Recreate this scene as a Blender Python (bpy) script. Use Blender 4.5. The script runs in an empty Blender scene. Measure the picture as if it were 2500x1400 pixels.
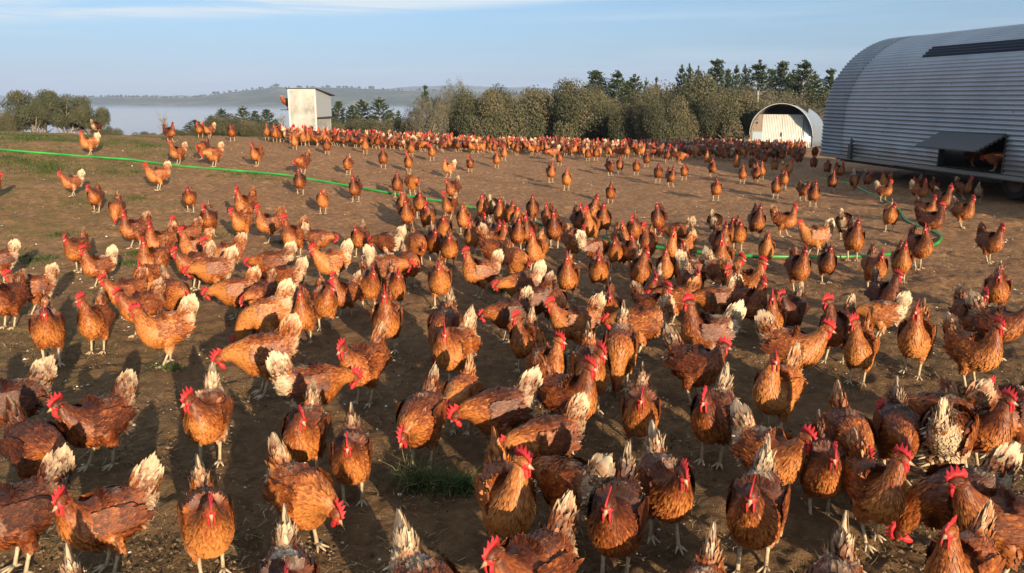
import bpy, math, random
import numpy as np
from mathutils import Vector, Matrix

R = math.radians
rng = np.random.default_rng(7)
random.seed(7)
scn = bpy.context.scene
COL = scn.collection

# ------------------------------------------------------------------ camera
F = 1962.0                      # focal length in photo pixels (photo 2500 x 1400)
PITCH = math.atan(465.0 / F)
CAM_H = 1.5
cam_d = bpy.data.cameras.new('camera')
cam = bpy.data.objects.new('camera', cam_d)
COL.objects.link(cam)
cam.location = (0, 0, CAM_H)
cam.rotation_euler = (math.pi / 2 - PITCH, 0, 0)
cam_d.sensor_width = 36
cam_d.lens = F / 2500 * 36
cam_d.clip_start = 0.05
cam_d.clip_end = 30000
scn.camera = cam

# ------------------------------------------------------------------ light
SUN_AZ, SUN_EL = R(25), R(13.5)      # shadows run away from the viewer, leaning to the picture's left
sd = bpy.data.lights.new('sun', 'SUN')
sd.energy = 5.0
sd.angle = R(0.53)
sd.color = (1.0, 0.79, 0.53)
sun = bpy.data.objects.new('sun', sd)
COL.objects.link(sun)
travel = Vector((-math.sin(SUN_AZ) * math.cos(SUN_EL), math.cos(SUN_AZ) * math.cos(SUN_EL), -math.sin(SUN_EL)))
sun.rotation_euler = travel.to_track_quat('-Z', 'Y').to_euler()
sun.location = (10, -20, 12)

w = bpy.data.worlds.new('World')
scn.world = w
w.use_nodes = True
nt = w.node_tree
for n in list(nt.nodes):
    nt.nodes.remove(n)
def N(t, ty, **kw):
    n = t.nodes.new(ty)
    for k, v in kw.items():
        setattr(n, k, v)
    return n
sky = N(nt, 'ShaderNodeTexSky', sky_type='NISHITA', sun_disc=False)
sky.sun_elevation = SUN_EL
sky.sun_rotation = math.pi - SUN_AZ
sky.altitude = 600
sky.air_density = 1.0
sky.dust_density = 1.2
sky.ozone_density = 1.5
bg = N(nt, 'ShaderNodeBackground')
bg.inputs['Strength'].default_value = 0.090
wo = N(nt, 'ShaderNodeOutputWorld')
tc = N(nt, 'ShaderNodeTexCoord')
# cirrus: streaks along a tilted direction, on the dome of directions
def cloud_layer(rot, scale, lo, hi, seedoff):
    mp = N(nt, 'ShaderNodeMapping')
    mp.inputs['Rotation'].default_value = rot
    mp.inputs['Scale'].default_value = scale
    mp.inputs['Location'].default_value = (seedoff, seedoff * .7, seedoff * .3)
    nt.links.new(tc.outputs['Generated'], mp.inputs[0])
    no = N(nt, 'ShaderNodeTexNoise')
    no.inputs['Scale'].default_value = 1.0
    no.inputs['Detail'].default_value = 7
    no.inputs['Roughness'].default_value = .58
    no.inputs['Distortion'].default_value = .35
    nt.links.new(mp.outputs[0], no.inputs['Vector'])
    mr = N(nt, 'ShaderNodeMapRange', interpolation_type='SMOOTHSTEP')
    mr.inputs['From Min'].default_value = lo
    mr.inputs['From Max'].default_value = hi
    nt.links.new(no.outputs['Fac'], mr.inputs['Value'])
    return mr.outputs[0]
def wmath(op, a, b=None, clamp=False):
    m = N(nt, 'ShaderNodeMath', operation=op, use_clamp=clamp)
    for i, v in enumerate((a, b)):
        if v is None:
            continue
        if isinstance(v, (int, float)):
            m.inputs[i].default_value = v
        else:
            nt.links.new(v, m.inputs[i])
    return m.outputs[0]
sep = N(nt, 'ShaderNodeSeparateXYZ')
nt.links.new(tc.outputs['Generated'], sep.inputs[0])
# elevation relative to a slanted line: the cirrus deck rises towards the shed side
el = wmath('SUBTRACT', sep.outputs['Z'], wmath('MULTIPLY', sep.outputs['X'], 0.06))
deck = N(nt, 'ShaderNodeMapRange', interpolation_type='SMOOTHSTEP')
deck.inputs['From Min'].default_value = 0.098
deck.inputs['From Max'].default_value = 0.112
nt.links.new(el, deck.inputs['Value'])
c1 = cloud_layer((0, R(-3.5), 0), (3.5, 3.5, 55), .36, .60, 3.0)
c2 = cloud_layer((0, R(-5), 0), (1.6, 1.6, 40), .46, .70, 11.0)
veil = cloud_layer((0, R(-3), 0), (1.2, 1.2, 9), .30, .75, 5.0)
cl = wmath('MULTIPLY', deck.outputs[0], c1)
cl = wmath('MULTIPLY', cl, .95)
cl = wmath('ADD', cl, wmath('MULTIPLY', c2, .24), True)
cl = wmath('ADD', cl, wmath('MULTIPLY', veil, .10), True)
mx = N(nt, 'ShaderNodeMixRGB')
mx.inputs['Color2'].default_value = (4.0, 4.55, 5.0, 1)
nt.links.new(cl, mx.inputs['Fac'])
tint = N(nt, 'ShaderNodeMixRGB', blend_type='MULTIPLY')
tint.inputs['Fac'].default_value = 1
# morning moisture: whitish blue, flatter towards the horizon
tr_ = N(nt, 'ShaderNodeValToRGB')
el_ = tr_.color_ramp.elements
stops = [(.010, (.44, .56, 1.16)), (.030, (.41, .52, .94)), (.055, (.40, .51, .79)), (.105, (.46, .57, .77)), (.20, (.66, .72, .80)), (.34, (.95, .97, .98))]
while len(el_) < len(stops): el_.new(.5)
for k_, (p_, c_) in enumerate(stops):
    el_[k_].position = p_; el_[k_].color = (*c_, 1)
nt.links.new(sep.outputs['Z'], tr_.inputs[0])
nt.links.new(tr_.outputs[0], tint.inputs['Color2'])
nt.links.new(sky.outputs[0], tint.inputs['Color1'])
nt.links.new(tint.outputs[0], mx.inputs['Color1'])
nt.links.new(mx.outputs[0], bg.inputs['Color'])
nt.links.new(bg.outputs[0], wo.inputs['Surface'])

vs = scn.view_settings
vs.view_transform = 'Standard'
vs.look = 'None'
vs.exposure = 1.06
vs.gamma = 1
vs.use_curve_mapping = False
scn.cycles.use_denoising = True
scn.cycles.max_bounces = 6
scn.cycles.diffuse_bounces = 3
scn.cycles.glossy_bounces = 2
scn.cycles.transmission_bounces = 2
scn.cycles.transparent_max_bounces = 6
scn.cycles.volume_bounces = 0
scn.cycles.caustics_reflective = False
scn.cycles.caustics_refractive = False

# ------------------------------------------------------------------ terrain function
def smooth(a, b, t):
    t = np.clip((t - a) / (b - a), 0, 1)
    return t * t * (3 - 2 * t)
AX = np.array([-60, -14, -8, -6, -4, -2, 0, 2, 5, 60.])
AZ = np.array([.89, .92, .76, .60, .39, .18, .0, -.08, -.13, -.16])
YX = np.array([-60, -10, -8, -4, 0, 7, 12, 60.])
YC = np.array([14.5, 15, 15.7, 19, 23, 25, 25, 25.])
def ground_z(X, Y):
    X = np.asarray(X, float); Y = np.asarray(Y, float)
    k = np.where(Y > 0, np.clip(Y, 4, None) / 15, .3)
    A = np.interp(X, AX, AZ)
    z = A * smooth(5, 14.5, Y)
    t = Y - np.interp(X, YX, YC)
    drop = .070 * (np.sqrt(np.clip(t, 0, None) ** 2 + 1.0) - 1.0)
    z = z - 60 * (1 - np.exp(-drop / 60))
    z = z + .02 * np.sin(X * 1.3 + Y * .5) * smooth(3, 8, Y) + .015 * np.sin(Y * 1.1 - X * .7) * smooth(3, 8, Y)
    return z
def gz(x, y):
    return float(ground_z(x, y))

def ray(px, py):
    u = (px - 1250) / F; v = (700 - py) / F
    c, s = math.cos(PITCH), math.sin(PITCH)
    return Vector((u, c + v * s, -s + v * c))
def at_z(px, py, z):
    d = ray(px, py); t = (z - CAM_H) / d.z
    return Vector((0, 0, CAM_H)) + d * t
def at_Y(px, py, Y):
    d = ray(px, py); t = Y / d.y
    return Vector((0, 0, CAM_H)) + d * t
def on_ground(px, py):
    d = ray(px, py)
    o = Vector((0, 0, CAM_H))
    t = .5; prev = t
    while t < 80:
        p = o + d * t
        if p.z < gz(p.x, p.y):
            a, b = prev, t
            for _ in range(20):
                m = (a + b) / 2
                p = o + d * m
                if p.z < gz(p.x, p.y): b = m
                else: a = m
            return o + d * b
        prev = t; t += .15
    # above the crest: stand on the crest of that bearing
    best = None; bt = 0
    for t in np.arange(8, 40, .5):
        p = o + d * t
        g = p.z - gz(p.x, p.y)
        if best is None or g < best: best, bt = g, t
    p = o + d * bt
    p.z = gz(p.x, p.y)
    return p

# ------------------------------------------------------------------ mesh helper
class Geo:
    def __init__(s):
        s.v = []; s.n = 0; s.f = []; s.m = []; s.c = []; s.has_c = False
    def add(s, V, faces, mat=0, col=None):
        V = np.asarray(V, float).reshape(-1, 3)
        off = s.n
        s.v.append(V); s.n += len(V)
        if isinstance(faces, np.ndarray):
            faces = [faces]
        elif len(faces) and not isinstance(faces[0], np.ndarray):
            by = {}
            for f in faces: by.setdefault(len(f), []).append(f)
            faces = [np.array(x) for x in by.values()]
        for fa in faces:
            s.f.append(fa + off)
            s.m.append(np.full(len(fa), mat, int))
        if col is None:
            col = np.array([0.3, .5, .5])
        else:
            s.has_c = True
        col = np.asarray(col, float)
        if col.ndim == 1: col = np.tile(col, (len(V), 1))
        s.c.append(col)
        return off
    def merge(s, g, M=None, matoff=0, col=None):
        V = np.concatenate(g.v)
        if M is not None:
            M = np.array(M)
            V = V @ M[:3, :3].T + M[:3, 3]
        off = s.n
        s.v.append(V); s.n += len(V)
        for fa, ma in zip(g.f, g.m):
            s.f.append(fa + off); s.m.append(ma + matoff)
        s.c.append(np.concatenate(g.c)); s.has_c = s.has_c or g.has_c
        return off, len(V)
    def mesh(s, name, mats, smooth_=True, extra=None):
        me = bpy.data.meshes.new(name)
        V = np.concatenate(s.v)
        me.vertices.add(len(V))
        me.vertices.foreach_set('co', V.ravel())
        tot = np.concatenate([np.full(len(f), f.shape[1]) for f in s.f])
        idx = np.concatenate([f.ravel() for f in s.f])
        start = np.concatenate([[0], np.cumsum(tot)[:-1]])
        me.loops.add(len(idx))
        me.loops.foreach_set('vertex_index', idx.astype(np.int32))
        me.polygons.add(len(tot))
        me.polygons.foreach_set('loop_start', start.astype(np.int32))
        me.polygons.foreach_set('material_index', np.concatenate(s.m).astype(np.int32))
        me.polygons.foreach_set('use_smooth', np.full(len(tot), bool(smooth_)))
        for m in mats: me.materials.append(m)
        if s.has_c:
            a = me.attributes.new('fcol', 'FLOAT_COLOR', 'POINT')
            C = np.concatenate(s.c)
            C = np.concatenate([C, np.ones((len(C), 1))], 1)
            a.data.foreach_set('color', C.ravel())
        if extra is not None:
            a = me.attributes.new('hcol', 'FLOAT_COLOR', 'POINT')
            a.data.foreach_set('color', np.concatenate([extra, np.ones((len(extra), 1))], 1).ravel())
        me.update(calc_edges=True)
        me.validate()
        return me

def tag(o, label=None, cat=None, group=None, kind=None):
    if label: o['label'] = label
    if cat: o['category'] = cat
    if group: o['group'] = group
    if kind: o['kind'] = kind
    return o
def link(name, me, parent=None, loc=None, rot=None):
    o = bpy.data.objects.new(name, me)
    COL.objects.link(o)
    if parent: o.parent = parent
    if loc is not None: o.location = loc
    if rot is not None: o.rotation_euler = rot
    return o

def box(g, x0, x1, y0, y1, z0, z1, mat=0, M=None, col=None):
    V = np.array([[x, y, z] for x in (x0, x1) for y in (y0, y1) for z in (z0, z1)], float)
    if M is not None:
        M = np.array(M); V = V @ M[:3, :3].T + M[:3, 3]
    f = [[0, 1, 3, 2], [4, 6, 7, 5], [0, 4, 5, 1], [2, 3, 7, 6], [0, 2, 6, 4], [1, 5, 7, 3]]
    g.add(V, f, mat, col)
def tube(g, pts, rad, seg=8, mat=0, col=None, cap=True):
    P = np.array(pts, float); n = len(P)
    rad = np.broadcast_to(np.asarray(rad, float), (n,))
    T = np.gradient(P, axis=0); T /= np.linalg.norm(T, axis=1)[:, None] + 1e-9
    ref = np.array([0, 0, 1.]) if abs(T[:, 2]).mean() < .8 else np.array([1., 0, 0])
    S = np.cross(T, ref); S /= np.linalg.norm(S, axis=1)[:, None] + 1e-9
    U = np.cross(S, T)
    a = np.arange(seg) * 2 * np.pi / seg
    V = P[:, None] + rad[:, None, None] * (np.cos(a)[None, :, None] * S[:, None] + np.sin(a)[None, :, None] * U[:, None])
    i = np.arange(n - 1)[:, None] * seg; j = np.arange(seg)[None]
    q = np.stack([i + j, i + (j + 1) % seg, i + seg + (j + 1) % seg, i + seg + j], -1).reshape(-1, 4)
    fs = [q]
    if cap:
        fs.append(np.array([list(range(seg))[::-1]])); fs.append(np.array([[(n - 1) * seg + k for k in range(seg)]]))
    c = None
    if col is not None:
        col = np.asarray(col, float)
        c = np.repeat(col, seg, axis=0) if col.ndim == 2 else col
    g.add(V.reshape(-1, 3), fs, mat, c)
def catmull(P, n):
    P = np.asarray(P, float)
    Q = np.vstack([2 * P[0] - P[1], P, 2 * P[-1] - P[-2]])
    out = []
    m = len(P) - 1
    for t in np.linspace(0, m, n):
        i = min(int(t), m - 1); u = t - i
        a, b, c, d = Q[i:i + 4]
        out.append(.5 * ((2 * b) + (-a + c) * u + (2 * a - 5 * b + 4 * c - d) * u * u + (-a + 3 * b - 3 * c + d) * u ** 3))
    return np.array(out)

# ------------------------------------------------------------------ materials
def mat(name, rough=.8, spec=.3, base=(.5, .5, .5)):
    m = bpy.data.materials.new(name)
    m.use_nodes = True
    b = m.node_tree.nodes['Principled BSDF']
    b.inputs['Roughness'].default_value = rough
    b.inputs['Specular IOR Level'].default_value = spec
    b.inputs['Base Color'].default_value = (*base, 1)
    return m, m.node_tree, b
def noise(t, scale, detail=4, rough=.55, vec=None, dist=0):
    n = N(t, 'ShaderNodeTexNoise')
    n.inputs['Scale'].default_value = scale
    n.inputs['Detail'].default_value = detail
    n.inputs['Roughness'].default_value = rough
    n.inputs['Distortion'].default_value = dist
    if vec is not None: t.links.new(vec, n.inputs['Vector'])
    return n.outputs['Fac']
def ramp(t, fac, stops, interp='LINEAR'):
    r = N(t, 'ShaderNodeValToRGB')
    r.color_ramp.interpolation = interp
    e = r.color_ramp.elements
    while len(e) < len(stops): e.new(.5)
    for k, (p, c) in enumerate(stops):
        e[k].position = p; e[k].color = (*c, 1) if len(c) == 3 else c
    t.links.new(fac, r.inputs[0])
    return r.outputs[0]
def mix(t, fac, a, b, mode='MIX'):
    m = N(t, 'ShaderNodeMixRGB', blend_type=mode)
    for i, v in enumerate((fac, a, b)):
        if isinstance(v, (int, float)): m.inputs[i].default_value = v
        elif isinstance(v, tuple): m.inputs[i].default_value = (*v, 1)
        else: t.links.new(v, m.inputs[i])
    return m.outputs[0]
def mth(t, op, a, b=None, clamp=False):
    m = N(t, 'ShaderNodeMath', operation=op, use_clamp=clamp)
    for i, v in enumerate((a, b)):
        if v is None: continue
        if isinstance(v, (int, float)): m.inputs[i].default_value = v
        else: t.links.new(v, m.inputs[i])
    return m.outputs[0]
def mrange(t, v, a, b, c=0, d=1):
    m = N(t, 'ShaderNodeMapRange', interpolation_type='SMOOTHSTEP')
    t.links.new(v, m.inputs['Value'])
    for k, x in zip(('From Min', 'From Max', 'To Min', 'To Max'), (a, b, c, d)): m.inputs[k].default_value = x
    return m.outputs[0]
def bump(t, b, h, strength=.5, dist=.02):
    n = N(t, 'ShaderNodeBump')
    n.inputs['Strength'].default_value = strength
    n.inputs['Distance'].default_value = dist
    t.links.new(h, n.inputs['Height'])
    t.links.new(n.outputs[0], b.inputs['Normal'])
def pos(t):
    g = N(t, 'ShaderNodeNewGeometry')
    return g.outputs['Position']
def objc(t):
    return N(t, 'ShaderNodeTexCoord').outputs['Object']

# soil
M_soil, t, b = mat('soil', .9, .2)
P = pos(t)
sx = N(t, 'ShaderNodeSeparateXYZ'); t.links.new(P, sx.inputs[0])
n1 = noise(t, 1.1, 6, .6, P); n2 = noise(t, 14, 6, .65, P); n3 = noise(t, 70, 5, .7, P); n4 = noise(t, .35, 3, .5, P)
c = ramp(t, n2, [(.28, (.095, .055, .032)), (.44, (.235, .142, .084)), (.58, (.36, .232, .142)), (.76, (.52, .38, .25))])
c = mix(t, mrange(t, n1, .44, .66, 0, .5), c, (.15, .092, .055))
c = mix(t, mrange(t, n3, .58, .74, 0, .45), c, (.42, .32, .20))
# the trodden yard near the feed is damp dark litter, the paddock behind is drier and redder
near = mrange(t, mth(t, 'ADD', sx.outputs['Y'], mth(t, 'MULTIPLY', n4, 3.0)), 5.0, 9.5, 1, 0)
c = mix(t, mth(t, 'MULTIPLY', near, .52), c, (.105, .076, .040))
c = mix(t, mth(t, 'MULTIPLY', mth(t, 'SUBTRACT', 1.0, near), .18), c, (.36, .20, .125))
# green bloom: the west slope still carries grass
gx = mth(t, 'ADD', sx.outputs['X'], mth(t, 'MULTIPLY', sx.outputs['Y'], .33))
west = mrange(t, mth(t, 'ADD', gx, mth(t, 'MULTIPLY', n1, 1.5)), -2.6, 1.2, 1, 0)
gn = noise(t, 2.6, 6, .7, P)
c = mix(t, mth(t, 'MULTIPLY', west, mrange(t, gn, .46, .60, 0, .72)), c, (.105, .115, .032))
c = mix(t, mth(t, 'MULTIPLY', west, .24), c, (.20, .17, .07))
# pasture beyond the crest
past = mrange(t, sx.outputs['Y'], 30, 42, 0, 1)
c = mix(t, past, c, (.16, .15, .07))
c = mix(t, 1.0, c, (1.06, .93, .76), 'MULTIPLY')
t.links.new(c, b.inputs['Base Color'])
hh = mth(t, 'ADD', mth(t, 'MULTIPLY', n2, .6), mth(t, 'MULTIPLY', n3, .45))
bump(t, b, hh, 1.0, .09)

# hen plumage
def plumage(name, use_attr):
    m, t, b = mat(name, .52, .35)
    a = N(t, 'ShaderNodeAttribute'); a.attribute_name = 'fcol'
    s = N(t, 'ShaderNodeSeparateColor'); t.links.new(a.outputs['Color'], s.inputs[0])
    if use_attr:
        h = N(t, 'ShaderNodeAttribute'); h.attribute_name = 'hcol'; hc = h.outputs['Color']
        vec = P_ = pos(t)
        rnd = None
    else:
        oi = N(t, 'ShaderNodeObjectInfo'); hc = oi.outputs['Color']
        tcn = N(t, 'ShaderNodeTexCoord').outputs['Object']
        ad = N(t, 'ShaderNodeVectorMath', operation='ADD')
        hs0 = N(t, 'ShaderNodeSeparateColor'); t.links.new(hc, hs0.inputs[0])
        sc = N(t, 'ShaderNodeVectorMath', operation='SCALE'); sc.inputs['Scale'].default_value = 37.0
        cx = N(t, 'ShaderNodeCombineXYZ')
        t.links.new(hs0.outputs[2], cx.inputs[0]); t.links.new(hs0.outputs[2], cx.inputs[1])
        t.links.new(cx.outputs[0], sc.inputs[0])
        t.links.new(tcn, ad.inputs[0]); t.links.new(sc.outputs[0], ad.inputs[1])
        vec = ad.outputs[0]
    hs = N(t, 'ShaderNodeSeparateColor'); t.links.new(hc, hs.inputs[0])
    nz = noise(t, 11, 3, .6, vec)
    nf = noise(t, 90, 3, .6, vec)
    tone = mth(t, 'ADD', hs.outputs[0], mth(t, 'MULTIPLY', mth(t, 'SUBTRACT', s.outputs[1], .5), .95))
    tone = mth(t, 'ADD', tone, mth(t, 'MULTIPLY', mth(t, 'SUBTRACT', nz, .5), .8))
    tone = mth(t, 'ADD', tone, mth(t, 'MULTIPLY', mth(t, 'SUBTRACT', nf, .5), .5), True)
    base = ramp(t, tone, [(0, (.028, .0065, .0032)), (.30, (.088, .0185, .0050)), (.60, (.205, .050, .0095)), (.82, (.335, .100, .019)), (1, (.45, .17, .042))])
    # cream-white down showing through at rump, tail and vent
    pl = mth(t, 'MULTIPLY', s.outputs[0], mth(t, 'ADD', hs.outputs[1], .06))
    pl = mth(t, 'ADD', pl, mth(t, 'MULTIPLY', mth(t, 'SUBTRACT', nz, .5), .80))
    pl = mth(t, 'ADD', pl, mth(t, 'MULTIPLY', mth(t, 'SUBTRACT', nf, .5), .40))
    plm = mrange(t, pl, .26, .80, 0, .93)
    base = mix(t, plm, base, (.54, .42, .28))
    # each feather: darker quill end, lighter fringe
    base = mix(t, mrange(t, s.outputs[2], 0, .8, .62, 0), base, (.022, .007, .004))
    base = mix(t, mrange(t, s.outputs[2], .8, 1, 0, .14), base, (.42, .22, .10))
    t.links.new(base, b.inputs['Base Color'])
    bump(t, b, nf, .3, .003)
    return m
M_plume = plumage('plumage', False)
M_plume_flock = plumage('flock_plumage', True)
M_red, t, b = mat('red_skin', .55, .3)
nn = noise(t, 60, 3, .6, objc(t))
t.links.new(ramp(t, nn, [(.3, (.34, .012, .016)), (.7, (.58, .045, .045))]), b.inputs['Base Color'])
b.inputs['Subsurface Weight'].default_value = .15
b.inputs['Subsurface Radius'].default_value = (.01, .003, .002)
b.inputs['Subsurface Scale'].default_value = .5
bump(t, b, nn, .4, .003)
M_leg, t, b = mat('leg_skin', .55, .35)
nn = noise(t, 80, 3, .6, objc(t))
t.links.new(ramp(t, nn, [(.3, (.30, .21, .12)), (.7, (.50, .41, .28))]), b.inputs['Base Color'])
M_horn, t, b = mat('horn', .4, .4, (.40, .26, .15))
M_eye, t, b = mat('eye', .15, .6, (.16, .05, .01))

# ------------------------------------------------------------------ hen
def unit(v):
    return v / (np.linalg.norm(v, axis=-1, keepdims=True) + 1e-12)

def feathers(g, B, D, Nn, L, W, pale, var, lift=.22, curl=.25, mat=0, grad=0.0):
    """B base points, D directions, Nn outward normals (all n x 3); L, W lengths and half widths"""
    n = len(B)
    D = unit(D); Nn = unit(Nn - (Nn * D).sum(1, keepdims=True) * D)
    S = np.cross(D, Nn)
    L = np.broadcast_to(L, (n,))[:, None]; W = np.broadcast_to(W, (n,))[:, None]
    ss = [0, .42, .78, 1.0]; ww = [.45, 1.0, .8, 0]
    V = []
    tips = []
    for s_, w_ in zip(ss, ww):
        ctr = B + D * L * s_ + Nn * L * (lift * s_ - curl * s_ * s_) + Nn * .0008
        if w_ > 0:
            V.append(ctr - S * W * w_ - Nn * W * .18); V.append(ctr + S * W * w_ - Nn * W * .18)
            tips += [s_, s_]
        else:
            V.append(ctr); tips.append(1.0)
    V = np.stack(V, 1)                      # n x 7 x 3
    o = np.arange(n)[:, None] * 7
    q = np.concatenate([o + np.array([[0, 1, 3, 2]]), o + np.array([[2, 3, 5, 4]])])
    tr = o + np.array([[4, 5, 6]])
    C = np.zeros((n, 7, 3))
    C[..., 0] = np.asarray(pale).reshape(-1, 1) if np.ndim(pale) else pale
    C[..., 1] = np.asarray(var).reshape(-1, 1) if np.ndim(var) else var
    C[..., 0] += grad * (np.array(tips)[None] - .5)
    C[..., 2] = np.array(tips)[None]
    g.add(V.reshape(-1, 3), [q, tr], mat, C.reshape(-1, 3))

TORSO = [  # x, z, half height, half width
    (-.150, .288, .010, .012), (-.136, .268, .036, .030), (-.110, .240, .062, .052), (-.076, .216, .081, .069),
    (-.032, .200, .091, .080), (.014, .196, .093, .081), (.052, .205, .085, .073)]
NECKS = {
    'a': [(.078, .238, .066, .055), (.092, .282, .042, .037), (.098, .322, .029, .027), (.101, .356, .0235, .0210)],
    'n': [(.084, .230, .064, .055), (.108, .262, .043, .038), (.124, .290, .031, .028), (.134, .313, .0245, .0220)],
    'l': [(.090, .212, .062, .055), (.122, .216, .045, .040), (.148, .212, .032, .029), (.166, .203, .0245, .0225)],
    'p': [(.090, .188, .060, .054), (.118, .156, .044, .039), (.138, .116, .032, .029), (.149, .080, .0245, .0225)],
}
HEADDIR = {'a': (-4), 'n': (-14), 'l': (-38), 'p': (-72)}

def loft(g, st, seg, nring, colf, mat=0):
    st = np.array(st)                      # x,y,z,h,w
    C = catmull(st, nring)
    P = C[:, :3]; h = C[:, 3]; wd = C[:, 4]
    T = unit(np.gradient(P, axis=0))
    yv = np.tile(np.array([0, 1., 0]), (nring, 1))
    S = unit(yv - (yv * T).sum(1, keepdims=True) * T)
    U = np.cross(T, S)
    U = np.where((U[:, 2:3] < 0) & (np.abs(T[:, 2:3]) < .7), U, U)
    a = np.arange(seg) * 2 * np.pi / seg
    V = P[:, None] + wd[:, None, None] * np.cos(a)[None, :, None] * S[:, None] + h[:, None, None] * np.sin(a)[None, :, None] * U[:, None]
    i = np.arange(nring - 1)[:, None] * seg; j = np.arange(seg)[None]
    q = np.stack([i + j, i + (j + 1) % seg, i + seg + (j + 1) % seg, i + seg + j], -1).reshape(-1, 4)
    g.add(V.reshape(-1, 3), [q, np.array([list(range(seg))[::-1]]), np.array([[(nring - 1) * seg + k for k in range(seg)]])], mat, colf(V.reshape(-1, 3)))
    return P, h, wd, T, S, U

def pale_at(V):
    x, y, z = V[:, 0], V[:, 1], V[:, 2]
    rump = np.clip((-x - .050) / .075, 0, 1)
    vent = np.clip((-x - .03) / .08, 0, 1) * np.clip((.20 - z) / .06, 0, 1)
    back = np.clip((z - .262) / .03, 0, 1) * np.clip((.05 - x) / .06, 0, 1) * .5
    return np.clip(np.maximum(np.maximum(rump * .80, vent * .85), back) + .12, 0, 1)
def var_at(V):
    x, y, z = V[:, 0], V[:, 1], V[:, 2]
    v = .5 + .42 * np.clip((x - .02) / .1, 0, 1) * np.clip((.29 - z) / .08, 0, 1)    # golden breast
    v = v - .32 * np.clip((z - .245) / .04, 0, 1) * np.clip((.08 - x) / .05, 0, 1)   # darker back
    return v

def ellipsoid(g, c, r, mat, seg=8, ring=6, M=None, col=None):
    th = np.linspace(0, np.pi, ring + 1)[1:-1]; a = np.arange(seg) * 2 * np.pi / seg
    V = [[0, 0, 1]] + [[math.sin(p) * math.cos(q), math.sin(p) * math.sin(q), math.cos(p)] for p in th for q in a] + [[0, 0, -1]]
    V = np.array(V) * np.array(r) + np.array(c)
    if M is not None: V = V @ np.array(M)[:3, :3].T + np.array(M)[:3, 3]
    f = []
    for j in range(seg): f.append([0, 1 + j, 1 + (j + 1) % seg])
    for i in range(ring - 2):
        for j in range(seg): f.append([1 + i * seg + j, 1 + (i + 1) * seg + j, 1 + (i + 1) * seg + (j + 1) % seg, 1 + i * seg + (j + 1) % seg])
    L = len(V) - 1
    for j in range(seg): f.append([L, 1 + (ring - 2) * seg + (j + 1) % seg, 1 + (ring - 2) * seg + j])
    g.add(V, f, mat, col)

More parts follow.
